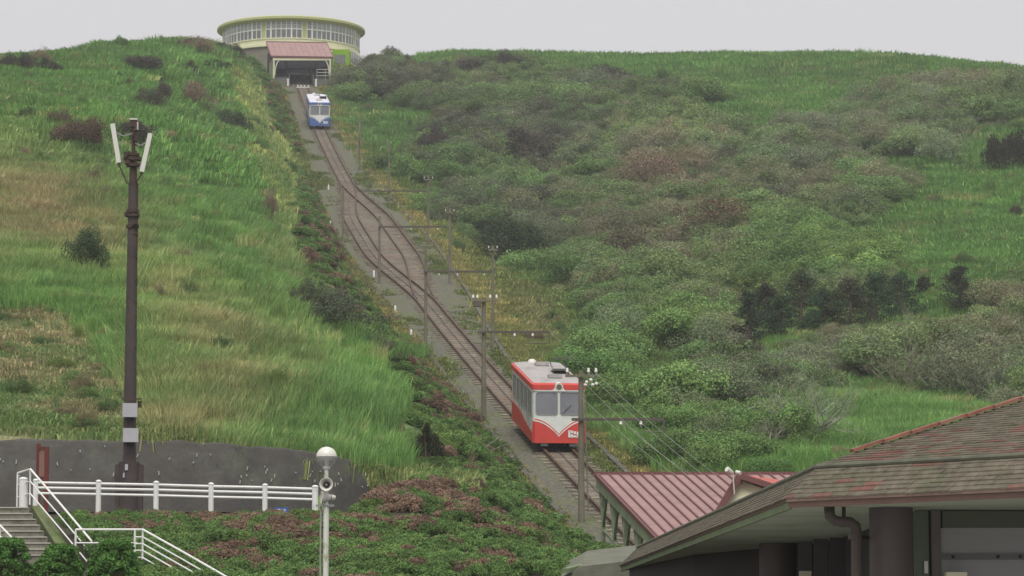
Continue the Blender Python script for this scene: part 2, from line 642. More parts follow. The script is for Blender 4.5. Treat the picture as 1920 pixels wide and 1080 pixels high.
gcol[m, :3] = (0.055, 0.05, 0.035)
m = in_poly(gp, gq, [(680, 300), (700, 300), (880, 500), (1000, 640), (1040, 740), (960, 690), (830, 520)]) & right
gcol[m, :3] = (0.22, 0.2, 0.085)

vs = np.stack([gxx, gyy, gzz], -1).reshape(-1, 3)
ny, nx = gxx.shape
ii = (np.arange(ny - 1)[:, None] * nx + np.arange(nx - 1)[None]).ravel()
faces = np.stack([ii, ii + 1, ii + 1 + nx, ii + nx], 1)
me = bpy.data.meshes.new('hillside')
me.from_pydata(vs.tolist(), [], faces.tolist())
at = me.attributes.new('soil', 'FLOAT_COLOR', 'POINT')
at.data.foreach_set('color', gcol.reshape(-1).astype(np.float32))
for p in me.polygons:
    p.use_smooth = True
m_soil = bpy.data.materials.new('hillside_soil')
m_soil.use_nodes = True
nt = m_soil.node_tree
pb = nt.nodes['Principled BSDF']
pb.inputs['Roughness'].default_value = 0.95
pb.inputs['Specular IOR Level'].default_value = 0.1
a = nt.nodes.new('ShaderNodeAttribute')
a.attribute_name = 'soil'
geo = nt.nodes.new('ShaderNodeNewGeometry')
n1 = nt.nodes.new('ShaderNodeTexNoise')
n1.inputs['Scale'].default_value = 0.9
n1.inputs['Detail'].default_value = 8
n1.inputs['Roughness'].default_value = 0.75
nt.links.new(geo.outputs['Position'], n1.inputs['Vector'])
mp = nt.nodes.new('ShaderNodeMapRange')
mp.inputs['From Min'].default_value = 0.3
mp.inputs['From Max'].default_value = 0.7
mp.inputs['To Min'].default_value = 0.6
mp.inputs['To Max'].default_value = 1.4
nt.links.new(n1.outputs[0], mp.inputs['Value'])
mu = nt.nodes.new('ShaderNodeVectorMath')
mu.operation = 'SCALE'
nt.links.new(a.outputs['Color'], mu.inputs[0])
nt.links.new(mp.outputs[0], mu.inputs['Scale'])
nt.links.new(mu.outputs[0], pb.inputs['Base Color'])
me.materials.append(m_soil)
hill = link('hillside', me)
tag(hill, 'grassy hillside rising to the round summit station', kind='structure')

g = MB()
S = 3000
g.add([(-S, -S, -0.5), (S, -S, -0.5), (S, S, -0.5), (-S, S, -0.5)], [(0, 1, 2, 3)])
tag(g.build('ground', mat('ground_plain', (0.07, 0.085, 0.04), 0.95, 0.3, 0.02)), 'level ground far around the foot of the hill', kind='structure')
g = MB()
g.add([(-60, -40, 0.004), (70, -40, 0.004), (70, 60, 0.004), (-60, 60, 0.004)], [(0, 1, 2, 3)])
tag(g.build('parking_ground', mat('paving', (0.30, 0.29, 0.27), 0.9, 0.2, 1.2, bump=0.3)), 'parking ground at the foot of the slope, made pale to bounce light', kind='structure')  # out of view, made pale to bounce light up to the soffit

# ------------------------------------------------------------------ track bed, rails, sleepers
M_BALLAST = mat('ballast', srgb(100, 98, 88), 0.95, 0.5, 5.0, bump=1.0, bscale=11, spec=0.1, col2=srgb(98, 104, 74), c2lo=0.46, c2hi=0.66, c2scale=0.4)
M_RAIL = mat('rail_rust', srgb(80, 60, 47), 0.6, 0.25, 2.0, metal=0.1, col2=srgb(98, 78, 62), c2scale=0.7)
M_SLEEPER = mat('sleeper_wood', srgb(134, 125, 109), 0.9, 0.4, 1.6, col2=srgb(108, 96, 84), c2scale=0.16, c2lo=0.42, c2hi=0.56)
M_CONC = mat('concrete', srgb(150, 148, 138), 0.9, 0.25, 1.5, bump=0.3, col2=srgb(110, 112, 96), c2scale=0.8)
M_CONCD = mat('concrete_dark', srgb(92, 90, 84), 0.95, 0.3, 1.5, bump=0.3)
TY = np.arange(124, 470.1, 1.5)
mb = MB()
vs, fs = [], []
cuts = (-1.0, -0.62, -0.25, 0.25, 0.62, 1.0)
for Y in TY:
    z = float(track_z(Y))
    for c in cuts:
        off = c * (bed_left(Y) if c < 0 else bed_right(Y))
        p = Vector((track_x(Y), Y, z)) + TRIGHT * float(off)
        p.z += -0.10 - 0.10 * abs(c) ** 2 + random.uniform(-0.025, 0.025)
        vs.append(p)
k = len(cuts)
for i in range(len(TY) - 1):
    for j in range(k - 1):
        fs.append((i * k + j, i * k + j + 1, (i + 1) * k + j + 1, (i + 1) * k + j))
mb.add(vs, fs)
tag(mb.build('track_bed', M_BALLAST, smooth=True), 'grey gravel bed of the cable railway climbing the slope', kind='structure')

mb = MB()
vs, fs = [], []
for Y in TY:
    z = float(track_z(Y))
    hw = 0.95 + float(loop_off(Y))
    for c in (-1.0, -0.5, 0.0, 0.5, 1.0):
        p = Vector((track_x(Y), Y, z - 0.088)) + TRIGHT * (c * hw + random.uniform(-.06, .06))
        p.z += random.uniform(-0.012, 0.012) - (0.05 if abs(c) == 1 else 0)
        vs.append(p)
for i in range(len(TY) - 1):
    for j in range(4):
        fs.append((i * 5 + j, i * 5 + j + 1, (i + 1) * 5 + j + 1, (i + 1) * 5 + j))
mb.add(vs, fs)
tag(mb.build('track_ballast', mat('ballast_stained', srgb(112, 105, 94), 0.95, 0.5, 4.0, bump=1.0, bscale=11, spec=0.1, col2=srgb(118, 98, 86), c2lo=0.5, c2hi=0.66, c2scale=0.22), smooth=True), 'rust stained ballast between the rails', kind='structure')

for side, bw, name in ((-1, bed_left, 'kerb_left'), (1, bed_right, 'kerb_right')):
    mb = MB()
    vs, fs = [], []
    for i, Y in enumerate(TY):
        z = float(track_z(Y)) - 0.2
        for o, h in ((-0.02, -0.4), (-0.02, 0.2), (0.24, 0.2), (0.24, -0.4)):
            p = Vector((track_x(Y), Y, z + h)) + TRIGHT * (side * (float(bw(Y)) + o))
            vs.append(p)
        if i:
            b0 = (i - 1) * 4
            for q in range(3):
                fs.append((b0 + q, b0 + q + 1, b0 + q + 5, b0 + q + 4))
    mb.add(vs, fs)
    tag(mb.build(name, M_CONCD), 'dark concrete kerb along the gravel bed', kind='structure')

track = Thing('railway_track', (track_x(128), 128, float(track_z(128))), 'rusty cable railway track with a passing loop halfway up the slope', 'railway track')


def rail_path(off_fn, y0, y1, step=1.5):
    pts = []
    for Y in np.arange(y0, y1 + 0.01, step):
        p = Vector((track_x(Y), Y, float(track_z(Y)))) + TRIGHT * float(off_fn(Y))
        pts.append(p)
    return pts


def rail_mesh(pts):
    mb = MB()
    vs, fs = [], []
    prof = ((-0.08, -0.06), (-0.03, -0.03), (-0.062, 0.06), (-0.056, 0.12), (0.056, 0.12), (0.062, 0.06), (0.03, -0.03), (0.08, -0.06))
    n = len(prof)
    for p in pts:
        for o, h in prof:
            vs.append(p + TRIGHT * o + Vector((0, 0, h)))
    for i in range(len(pts) - 1):
        for q in range(n):
            q2 = (q + 1) % n
            fs.append((i * n + q, i * n + q2, (i + 1) * n + q2, (i + 1) * n + q))
    return mb.add(vs, fs)


HG = 0.7175
for s in (-1, 1):
    track.part('rail', rail_mesh(rail_path(lambda Y, s=s: -loop_off(Y) + s * HG, 126, 466)), M_RAIL)
ys = np.arange(LOOP0, LOOP1, 0.5)
on = [y for y in ys if loop_off(y) > 0.05]
for s in (-1, 1):
    track.part('rail', rail_mesh(rail_path(lambda Y, s=s: loop_off(Y) + s * HG, on[0], on[-1])), M_RAIL)
sl_cache = {}
Y = 126.5
while Y < 465:
    L = 2.4 + 2 * round(float(loop_off(Y)) * 4) / 4
    if L not in sl_cache:
        m_ = MB()
        m_.box((0, 0, 0), (L, 0.26, 0.2))
        sl_cache[L] = m_.mesh('sleeper', M_SLEEPER)
    track.share('sleeper', sl_cache[L], (track_x(Y), Y, float(track_z(Y)) - 0.17), rot=(math.atan(0.22), 0, THEAD + random.uniform(-0.012, 0.012)))
    Y += 1.2 + random.uniform(-0.06, 0.06)
# haul rope and its guide pulleys
mb = MB()
mb.tube(rail_path(lambda Y: -loop_off(Y) + 0.02, 126, 466, 3.0), 0.022, 6)
track.part('haul_rope', mb, mat('rope_steel', (0.12, 0.115, 0.11), 0.5, metal=0.6))
pm = MB()
pm.tube([(-0.05, 0, 0), (0.05, 0, 0)], 0.11, 10)
pm.box((0, 0, -0.1), (0.3, 0.12, 0.1))
pme = pm.mesh('guide_pulley', mat('pulley_white', srgb(150, 147, 138), 0.6))
for Y in (152, 178, 204, 228, 262, 290, 318, 352, 380, 440):
    for off in ([0.12] if not (LOOP0 + 10 < Y < LOOP1 - 10) else [-float(loop_off(Y)) + 0.12, float(loop_off(Y)) + 0.12]):
        p = Vector((track_x(Y), Y, float(track_z(Y)) + 0.02)) + TRIGHT * off
        track.share('guide_pulley', pme, p, rot=(0, 0, THEAD))

# ------------------------------------------------------------------ plant prototypes
def raw_mesh(name, V, F, val, material):
    """V (n,3), F list, val (n,3) leaf colour factors"""
    me = bpy.data.meshes.new(name)
    me.from_pydata(np.asarray(V).tolist(), [], F if isinstance(F, list) else F.tolist())
    at = me.attributes.new('leafv', 'FLOAT_COLOR', 'POINT')
    c = np.ones((len(V), 4), np.float32)
    c[:, :3] = val
    at.data.foreach_set('color', c.reshape(-1))
    me.materials.append(material)
    return me


def grass_data(r, blades, h, spread, width, lean, dry=0.2):
    V, F, C = [], [], []
    for b in range(blades):
        a = r.uniform(0, 2 * math.pi)
        d = spread * math.sqrt(r.uniform(0, 1))
        bx, by = d * math.cos(a), d * math.sin(a)
        hh = h * r.uniform(0.55, 1.1)
        la = a + r.normal(0, 0.7)
        ln = lean * hh * r.uniform(0.3, 1.2)
        w = width * r.uniform(0.7, 1.3)
        fa = r.uniform(0, math.pi)
        wx, wy = w * math.cos(fa), w * math.sin(fa)
        o = len(V)
        mx, my = bx + 0.35 * ln * math.cos(la), by + 0.35 * ln * math.sin(la)
        tx, ty = bx + ln * math.cos(la), by + ln * math.sin(la)
        V += [(bx - wx, by - wy, -0.2), (bx + wx, by + wy, -0.2), (mx + wx, my + wy, hh * 0.6), (mx - wx, my - wy, hh * 0.6), (tx, ty, hh * (1 - 0.25 * lean))]
        F += [(o, o + 1, o + 2, o + 3), (o + 3, o + 2, o + 4)]
        k = r.uniform(0.65, 1.3)
        c = np.array((k, k, k))
        if r.uniform() < dry:
            c = c * np.array((1.6, 1.22, 1.3))
        C += [c] * 5
    return np.array(V), F, np.array(C)


def leaf_cloud(r, n, lobes, size, flat=0.5):
    """small leaf quads spread over and through a set of lobes (cx, cy, cz, rad)"""
    lob = np.array(lobes)
    wgt = lob[:, 3] ** 2
    idx = r.choice(len(lob), n, p=wgt / wgt.sum())
    d = r.normal(size=(n, 3))
    d /= np.linalg.norm(d, axis=1)[:, None]
    d[:, 2] = np.where(d[:, 2] < -0.45, -d[:, 2], d[:, 2])
    rad = lob[idx, 3] * (1 - 0.45 * r.uniform(0, 1, n) ** 2) * r.uniform(0.85, 1.12, n)
    c = lob[idx, :3] + d * rad[:, None]
    nrm = d + r.normal(size=(n, 3)) * flat
    nrm /= np.linalg.norm(nrm, axis=1)[:, None]
    t = np.cross(nrm, r.normal(size=(n, 3)))
    t /= np.linalg.norm(t, axis=1)[:, None] + 1e-9
    b = np.cross(nrm, t)
    s = size * r.uniform(0.6, 1.35, n)
    V = np.empty((n, 4, 3))
    V[:, 0] = c - t * s[:, None] * 0.55
    V[:, 1] = c - b * s[:, None] * 0.32 + nrm * s[:, None] * 0.08
    V[:, 2] = c + t * s[:, None] * 0.55
    V[:, 3] = c + b * s[:, None] * 0.32 + nrm * s[:, None] * 0.08
    F = np.arange(n * 4).reshape(n, 4)
    lobv = r.uniform(0.8, 1.2, len(lob))[idx]
    k = lobv * r.uniform(0.78, 1.22, n)
    C = np.repeat(np.stack([k * r.uniform(0.88, 1.15, n), k, k * r.uniform(0.85, 1.1, n)], 1), 4, 0)
    return V.reshape(-1, 3), F.tolist(), C


def bush_lobes(r, n, rx, ry, h, lr):
    L = []
    for i in range(n):
        a = r.uniform(0, 2 * math.pi)
        d = math.sqrt(r.uniform(0, 1))
        top = math.sqrt(max(0.0, 1 - (d * 0.92) ** 2))
        z = h * (0.18 + 0.72 * top * r.uniform(0.45, 1.0))
        q = lr * r.uniform(0.65, 1.3)
        L.append((rx * d * 0.8 * math.cos(a), ry * d * 0.8 * math.sin(a), max(q * 0.5, z - q * 0.5), q))
    return L


def twig_data(r, stems, h, spread, gen=3, rad=0.03, kids=4):
    V, F, C = [], [], []

    def seg(a, b, w0, w1, k):
        d = (b - a)
        n = np.cross(d, r.normal(size=3))
        n /= np.linalg.norm(n) + 1e-9
        n2 = np.cross(d, n)
        n2 /= np.linalg.norm(n2) + 1e-9
        o = len(V)
        for p, w in ((a, w0), (b, w1)):
            for q in range(3):
                an = 2 * math.pi * q / 3
                V.append(p + n * (w * math.cos(an)) + n2 * (w * math.sin(an)))
        for q in range(3):
            q2 = (q + 1) % 3
            F.append((o + q, o + q2, o + 3 + q2, o + 3 + q))
        C.extend([np.array((k, k, k))] * 6)

    def grow(p, d, L, w, g):
        k = r.uniform(0.75, 1.3)
        mid = p + d * L * 0.5 + r.normal(size=3) * L * 0.05
        d2 = d + r.normal(size=3) * 0.18 + np.array((0, 0, 0.06))
        d2 /= np.linalg.norm(d2)
        end = mid + d2 * L * 0.5
        seg(p, mid, w, w * 0.8, k)
        seg(mid, end, w * 0.8, w * 0.55, k)
        if g <= 0:
            return
        for i in range(kids):
            t = r.uniform(0.35, 1.0)
            q = p + (mid - p) * min(1, t * 2) if t < 0.5 else mid + (end - mid) * (t - 0.5) * 2
            nd = d2 + r.normal(size=3) * 0.55 + np.array((0, 0, 0.15))
            nd /= np.linalg.norm(nd)
            grow(q, nd, L * r.uniform(0.45, 0.72), w * 0.55, g - 1)
    for s in range(stems):
        a = r.uniform(0, 2 * math.pi)
        d = np.array((spread * math.cos(a), spread * math.sin(a), 1.0)) + r.normal(size=3) * 0.15
        d /= np.linalg.norm(d)
        grow(np.array((0.12 * math.cos(a), 0.12 * math.sin(a), -0.2)), d, h * r.uniform(0.42, 0.6), rad, gen)
    return np.array(V), F, np.array(C)


def pine_data(r, h, rad, n_br, size, per=70):
    """conifer: whorls of upswept branches carrying needle sprays; returns foliage and wood"""
    lob = []
    wood = MB()
    wood.tube([(0, 0, -0.3), (0.03 * h, 0, h * 0.5), (0.02 * h, 0.01 * h, h * 0.97)], [0.045 * h, 0.03 * h, 0.008 * h], 6)
    for i in range(n_br):
        t = 0.04 + 0.93 * (i + r.uniform(0, 1)) / n_br
        a = r.uniform(0, 2 * math.pi)
        reach = rad * (1.05 - t) ** 0.7 * r.uniform(0.6, 1.1)
        z = h * t
        e = np.array((reach * math.cos(a), reach * math.sin(a), z + reach * 0.32))
        wood.tube([(0.02 * h, 0, z), tuple(e)], 0.012 * h, 4, r2=0.004 * h, caps=False)
        for q in (0.5, 0.8, 1.05):
            lob.append((e[0] * q, e[1] * q, z + reach * 0.32 * q, rad * 0.2 * r.uniform(0.7, 1.2)))
    lob.append((0.02 * h, 0, h * 0.97, rad * 0.16))
    return leaf_cloud(r, per * n_br, lob, size, flat=0.9), wood


PR = np.random.default_rng(5)
protos = {}


def proto(kind, data, mi, mo):
    V, F, C = data
    lst = protos.setdefault(kind, [])
    k = len(lst)
    lst.append((raw_mesh('%s_%d_i' % (kind, k), V, F, C, mi), raw_mesh('%s_%d' % (kind, k), V, F, C, mo)))




def grass_patch(*a):
    """a patch of clumps following the general fall of the slope"""
    V, F, C = grass_data(*a)
    V = V.copy()
    V[:, 2] += 0.22 * V[:, 1]
    return V, F, C


for i in range(6):
    proto('tall', grass_patch(PR, 200, 1.5, 1.45, 0.028, 0.26, 0.14), LEAF_I, LEAF_O)
for i in range(6):
    proto('fine', grass_patch(PR, 440, 1.5, 1.35, 0.012, 0.26, 0.16), LEAF_I, LEAF_O)
for i in range(3):
    proto('short', grass_data(PR, 44, 0.42, 0.6, 0.03, 0.9, 0.3), LEAF_I, LEAF_O)
for i in range(4):
    proto('bush', leaf_cloud(PR, 7000, bush_lobes(PR, 20, 1, 1, 1.1, 0.3), 0.05), LEAF_I, LEAF_O)
for i in range(4):
    proto('mound', leaf_cloud(PR, 2600, bush_lobes(PR, 20, 1, 1, 0.75, 0.25), 0.085), LEAF_I, LEAF_O)
for i in range(4):
    proto('twig', twig_data(PR, 8, 1.25, 0.75, 3, 0.018, 4), TWIG_I, TWIG_O)
for i in range(3):
    tv = twig_data(PR, 7, 1.15, 0.7, 2, 0.018, 4)
    lv = leaf_cloud(PR, 4200, bush_lobes(PR, 18, 0.95, 0.95, 1.15, 0.29), 0.042)
    V = np.vstack([tv[0], lv[0]])
    F = tv[1] + [tuple(i + len(tv[0]) for i in f) for f in lv[1]]
    C = np.vstack([tv[2] * 0.9, lv[2]])
    proto('mixed', (V, F, C), LEAF_I, LEAF_O)


# ------------------------------------------------------------------ scatter: one object of stuff, instanced by geometry nodes
def scatter(name, kinds, pos, rot, scl, idx, tint, label, cat):
    n = len(pos)
    me = bpy.data.meshes.new(name)
    me.from_pydata(np.asarray(pos).tolist(), [], [])
    for an, ty, arr, key in (('rot', 'FLOAT_VECTOR', rot, 'vector'), ('scl', 'FLOAT_VECTOR', scl, 'vector'), ('tint', 'FLOAT_COLOR', np.hstack([tint, np.ones((n, 1))]), 'color')):
        at = me.attributes.new(an, ty, 'POINT')
        at.data.foreach_set(key, np.asarray(arr, np.float32).reshape(-1))
    at = me.attributes.new('idx', 'INT', 'POINT')
    at.data.foreach_set('value', np.asarray(idx, np.int32))
    pc = bpy.data.collections.new(name + '_protos')
    k = 0
    for kd in kinds:
        for mi, mo in protos[kd]:
            o = bpy.data.objects.new('%s_proto_%02d' % (name, k), mi)
            pc.objects.link(o)
            k += 1
    ng = bpy.data.node_groups.new(name, 'GeometryNodeTree')
    ng.interface.new_socket('Geometry', in_out='INPUT', socket_type='NodeSocketGeometry')
    ng.interface.new_socket('Geometry', in_out='OUTPUT', socket_type='NodeSocketGeometry')
    gi = ng.nodes.new('NodeGroupInput')
    go = ng.nodes.new('NodeGroupOutput')
    ci = ng.nodes.new('GeometryNodeCollectionInfo')
    ci.inputs['Collection'].default_value = pc
    ci.inputs['Separate Children'].default_value = True
    ci.inputs['Reset Children'].default_value = True
    ip = ng.nodes.new('GeometryNodeInstanceOnPoints')
    ip.inputs['Pick Instance'].default_value = True

    def na(nm, dt):
        x = ng.nodes.new('GeometryNodeInputNamedAttribute')
        x.data_type = dt
        x.inputs['Name'].default_value = nm
        return [o for o in x.outputs if o.enabled and o.name == 'Attribute'][0]
    ng.links.new(gi.outputs[0], ip.inputs['Points'])
    ng.links.new(ci.outputs[0], ip.inputs['Instance'])
    ng.links.new(na('idx', 'INT'), ip.inputs['Instance Index'])
    ng.links.new(na('rot', 'FLOAT_VECTOR'), ip.inputs['Rotation'])
    ng.links.new(na('scl', 'FLOAT_VECTOR'), ip.inputs['Scale'])
    ng.links.new(ip.outputs[0], go.inputs[0])
    o = link(name, me)
    md = o.modifiers.new('scatter', 'NODES')
    md.node_group = ng
    tag(o, label, cat, kind='stuff')
    return o


def sample(n, x0, x1, y0, y1):
    X = rng.uniform(x0, x1, n)
    Y = rng.uniform(y0, y1, n)
    Z = tz_at(X, Y)
    px, py = project(X, Y, Z)
    return X, Y, Z, px, py


def visible_margin(px, m=260):
    return (px > -m) & (px < 1920 + m)


def off_track(X, Y, extra=0.45):
    dx = X - track_x(Y)
    yc = np.clip(Y, 120, 470)
    return ((dx < -(bed_left(yc) + extra)) | (dx > bed_right(yc) + extra) | (Y < 122))


STATION_C = P(546, 60, 482)


def off_station(X, Y, r=11.5):
    return ((X - STATION_C.x) ** 2 + (Y - STATION_C.y) ** 2 > r * r) & ~((np.abs(X - track_x(Y)) < 5.2) & (Y > 449))


G_BRIGHT = np.array((0.205, 0.40, 0.108))
G_MID = np.array((0.175, 0.31, 0.102))
G_DRY = np.array((0.47, 0.45, 0.215))
G_YEL = np.array((0.36, 0.37, 0.11))
G_BROWN = np.array((0.36, 0.28, 0.17))


def rot_arr(n, tilt=0.12):
    return np.stack([rng.normal(0, tilt, n), rng.normal(0, tilt, n), rng.uniform(0, 2 * math.pi, n)], 1)


# ---- tall grass over both hillsides
PY = [[], [], [], [], []]
for y0, y1, dens in ((112, 150, 1.7), (150, 210, 1.25), (210, 300, 0.8), (300, 400, 0.62), (400, 500, 0.5)):
    xr = y1 * 0.205
    n = int(dens * 2 * xr * (y1 - y0))
    X, Y, Z, px, py = sample(n, -xr, xr, y0, y1)
    ok = visible_margin(px) & off_track(X, Y, 1.5) & off_station(X, Y, 12.5)
    wy = np.interp(X, WX, WY)
    ok &= ~((X < WX[-1] + 1.6) & (Y < wy + 1.7))
    rpx = 1.25 * (0.85 + 0.75 * np.clip((Y - 110) / 300, 0, 1)) * FPX / Y
    for ox, oy in ((0, 0), (-1, 0), (1, 0), (0, -0.15)):
        for reg in (PATH, CUT, AZALEA):
            ok &= ~in_poly(px + ox * rpx, py + oy * rpx, reg)
    rt = X > track_x(Y)
    tw = thicket_w(px, py)
    ok &= ~(rt & (rng.uniform(size=n) < tw * 1.1 - 0.15))
    ok &= ~(rt & (Y < 150))
    for k, arr in enumerate((X, Y, Z, px, py)):
        PY[k].append(arr[ok])
X, Y, Z, px, py = [np.concatenate(a) for a in PY]
n = len(X)
rt = X > track_x(Y)
nz = smooth_noise(X, Y, 6.0, 1)[:, None]
nz2 = smooth_noise(X, Y, 2.3, 4)[:, None]
tint = G_MID * (1 - nz) + G_BRIGHT * nz
dw = np.clip(blob(px, py, DRY) * (0.5 + 1.0 * nz2[:, 0]), 0, 1)
dw = np.maximum(dw, (rng.uniform(size=n) < 0.05) * 0.6)
gully = blob(px, py, [(860, 470, 70, 110, .8), (1000, 620, 130, 90, .85), (930, 560, 70, 80, .9), (790, 370, 70, 50, .7), (1150, 640, 90, 60, .5), (1240, 640, 60, 60, .5)]) * rt
oliv = np.array((0.25, 0.235, 0.10))
tint = tint * (1 - gully[:, None] * 0.8) + oliv * gully[:, None] * 0.8
red = blob(px, py, [(60, 400, 90, 60, .6), (520, 480, 60, 50, .5), (420, 660, 60, 80, .5), (1560, 610, 100, 30, .4), (1860, 640, 80, 60, .5), (1000, 590, 80, 60, .5)]) * nz2[:, 0]
tint = tint * (1 - dw[:, None]) + (G_DRY * (0.75 + 0.5 * nz)) * dw[:, None]
tint = tint * (1 - red[:, None]) + G_BROWN * red[:, None]
tint *= rng.uniform(0.75, 1.25, (n, 1))
edge = blob(px, py, [(690, 330, 16, 30, 1), (730, 390, 18, 40, 1), (800, 470, 22, 50, 1), (860, 540, 22, 50, 1), (910, 620, 22, 50, 1), (640, 500, 20, 40, .8), (680, 560, 22, 40, .8)])
tint = tint * (1 - edge[:, None]) + G_YEL * edge[:, None]
near = np.clip((Y - 110) / 300, 0, 1)
s = (0.85 + 0.75 * near) * rng.uniform(0.7, 1.25, n)
gul = (1 - 0.5 * np.clip(gully + edge, 0, 1))
hgt = s * gul * (1.0 + 0.35 * blob(px, py, [(100, 530, 120, 40, 1), (640, 800, 120, 120, .8), (1580, 790, 120, 50, .8)])) * np.interp(Y, [112, 150, 200, 260, 340], [0.62, 0.54, 0.44, 0.33, 0.28])
scl = np.stack([s * rng.choice([-1.0, 1.0], n), s, hgt], 1)
idx = np.where(Y < 230, rng.integers(6, 12, n), rng.integers(0, 6, n))
# the wind bends it all one way a little
rot = np.stack([rng.normal(0, 0.06, n), rng.normal(0, 0.06, n), rng.normal(0, 0.25, n)], 1)
scatter('silver_grass', ['tall', 'fine'], np.stack([X, Y, Z - 0.03], 1), rot, scl, idx, tint, 'tall green and straw coloured grass covering the slopes', 'grass')
print('tall', n)

# ---- short grass: mown patch above the wall, worn path, edges of the bed, bank in front
parts = []
for (x0, x1, y0, y1, dens, reg, colr, h) in ((-45, -8, 112.4, 150, 14, CUT, np.array((0.35, 0.37, 0.195)), 0.8), (-50, -8, 200, 470, 5, PATH, np.array((0.37, 0.46, 0.165)), 0.8)):
    n = int(dens * (x1 - x0) * (y1 - y0))
    X, Y, Z, px, py = sample(n, x0, x1, y0, y1)
    jit = rng.normal(0, 14, (2, n))
    ok = in_poly(px + jit[0], py + jit[1] * 0.5, reg) & (Y > np.interp(X, WX, WY) + 0.5)
    X, Y, Z = X[ok], Y[ok], Z[ok]
    n = len(X)
    nz = smooth_noise(X, Y, 1.4, 3)[:, None]
    t = colr * (0.65 + 0.6 * nz) * rng.uniform(0.7, 1.3, (n, 1))
    gmix = np.clip((smooth_noise(X, Y, 2.6, 8) - 0.35) * 2.5, 0, 0.8)[:, None]
    t = t * (1 - gmix) + G_MID * gmix
    parts.append((X, Y, Z, t, np.full(n, h)))
n = 2600
X = rng.uniform(-24, -1.5, n)
Y = np.interp(X, WX, WY) + rng.uniform(0.35, 4.2, n)
ok = ~in_poly(*project(X, Y, tz_at(X, Y)), CUT)
X, Y = X[ok], Y[ok]
n = len(X)
parts.append((X, Y, tz_at(X, Y), (G_MID * 0.7 + G_DRY * 0.3) * rng.uniform(0.6, 1.3, (n, 1)), np.full(n, 1.3)))
for sgn, bw in ((-1, bed_left), (1, bed_right)):
    n = 9000
    Y = 124 + (470 - 124) * rng.uniform(0, 1, n) ** 1.3
    o = np.abs(rng.normal(0, 0.9 if sgn < 0 else 1.5, n)) + 0.22
    X = track_x(Y) + sgn * (bw(Y) + o)
    Z = tz_at(X, Y)
    nz = smooth_noise(X, Y, 4, 2)[:, None]
    nz = nz * (0.9 if sgn < 0 else 0.5)
    t = (np.array((0.43, 0.42, 0.17)) * (1 - nz) + G_MID * 0.9 * nz) * rng.uniform(0.55, 1.2, (n, 1)) * (0.8 if sgn < 0 else 1.0)
    parts.append((X, Y, Z, t, np.full(n, 0.8)))
n = 16000
Y = 126 + (450 - 126) * rng.uniform(0, 1, n) ** 1.2
fr_ = np.where(rng.uniform(size=n) < 0.5, -1, 1) * rng.beta(4, 1.6, n)
off_ = np.where(fr_ < 0, fr_ * bed_left(Y), fr_ * bed_right(Y))
X = track_x(Y) + off_
keep = (smooth_noise(off_, Y * 0.22, 1.3, 5) + rng.uniform(-.3, .3, n) > 0.86) & (np.abs(off_) > loop_off(Y) + 1.25)
X, Y, off_ = X[keep], Y[keep], off_[keep]
parts.append((X, Y, track_z(Y + TB * off_) - 0.18, np.array((0.20, 0.27, 0.10)) * rng.uniform(0.6, 1.3, (len(X), 1)), np.full(len(X), 0.3)))
X, Y, Z, t, h = [np.concatenate(a) for a in zip(*parts)]
n = len(X)
s = rng.uniform(0.6, 1.2, n) * (0.7 + 0.5 * np.clip((Y - 110) / 300, 0, 1))
scatter('short_grass', ['short'], np.stack([X, Y, Z - 0.02], 1), rot_arr(n, 0.1), np.stack([s, s, s * h * 1.3], 1), rng.integers(0, 3, n), t, 'short worn and mown grass on the path and beside the gravel', 'grass')
print('short', n)

# ---- clipped shrub beds: beside the track and on the bank below the white fence
parts = []
for (y0, y1, x0, x1, dens, reg, sz) in ((84, 131, -20, 12, 2.2, AZALEA, 0.58), (131, 240, -22, 6, 1.3, AZALEA, 0.8), (240, 470, -50, -8, 1.0, AZALEA, 1.15), (76, 103, -16, 0, 5.0, None, 0.48)):
    n = int(dens * (x1 - x0) * (y1 - y0))
    X, Y, Z, px, py = sample(n, x0, x1, y0, y1)
    ok = off_track(X, Y, 1.0)
    if reg is not None:
        ok &= in_poly(px, py, reg) & ((Y > np.interp(X, WX, WY) + 1.0) | (X > WX[-1]))
        ok &= off_station(X, Y)
    else:
        ok &= in_poly(px, py, [(85, 925), (740, 925), (740, 1250), (380, 1250), (230, 1060), (150, 1000)]) & (Y < 101.7)
    X, Y, Z, px, py = X[ok], Y[ok], Z[ok], px[ok], py[ok]
    n = len(X)
    nz = smooth_noise(X, Y, 2.2, 6)
    brown = np.clip(blob(px, py, [(520, 200, 30, 40, .8), (560, 290, 25, 40, .6), (600, 440, 30, 60, .6), (620, 520, 40, 50, .7), (800, 720, 60, 40, .8), (850, 790, 60, 30, .8), (880, 830, 50, 30, .7),
                                   (420, 970, 90, 40, .8), (200, 960, 60, 30, .6), (560, 1000, 80, 30, .5), (780, 950, 120, 50, .8), (700, 1000, 60, 40, .6), (900, 990, 80, 40, .5), (300, 990, 50, 50, .5), (400, 1050, 60, 40, .6)]), 0, 1)
    br = rng.uniform(size=n) < np.clip(brown * 0.78 + (nz - 0.5) * 0.5, 0.08, 0.85)
    t = np.where(br[:, None], np.array((0.235, 0.165, 0.122)), np.array((0.14, 0.235, 0.08)))
    lime = (~br & (rng.uniform(size=n) < 0.15))[:, None]
    t = np.where(lime, np.array((0.17, 0.26, 0.085)), t) * rng.uniform(0.75, 1.25, (n, 1))
    s = sz * rng.uniform(0.7, 1.35, n)
    if reg is None:
        s = s * np.interp(Y, [94, 99.5, 101.7], [1.2, 0.9, 0.6])
    parts.append((X, Y, Z, t, s))
X, Y, Z, t, s = [np.concatenate(a) for a in zip(*parts)]
n = len(X)
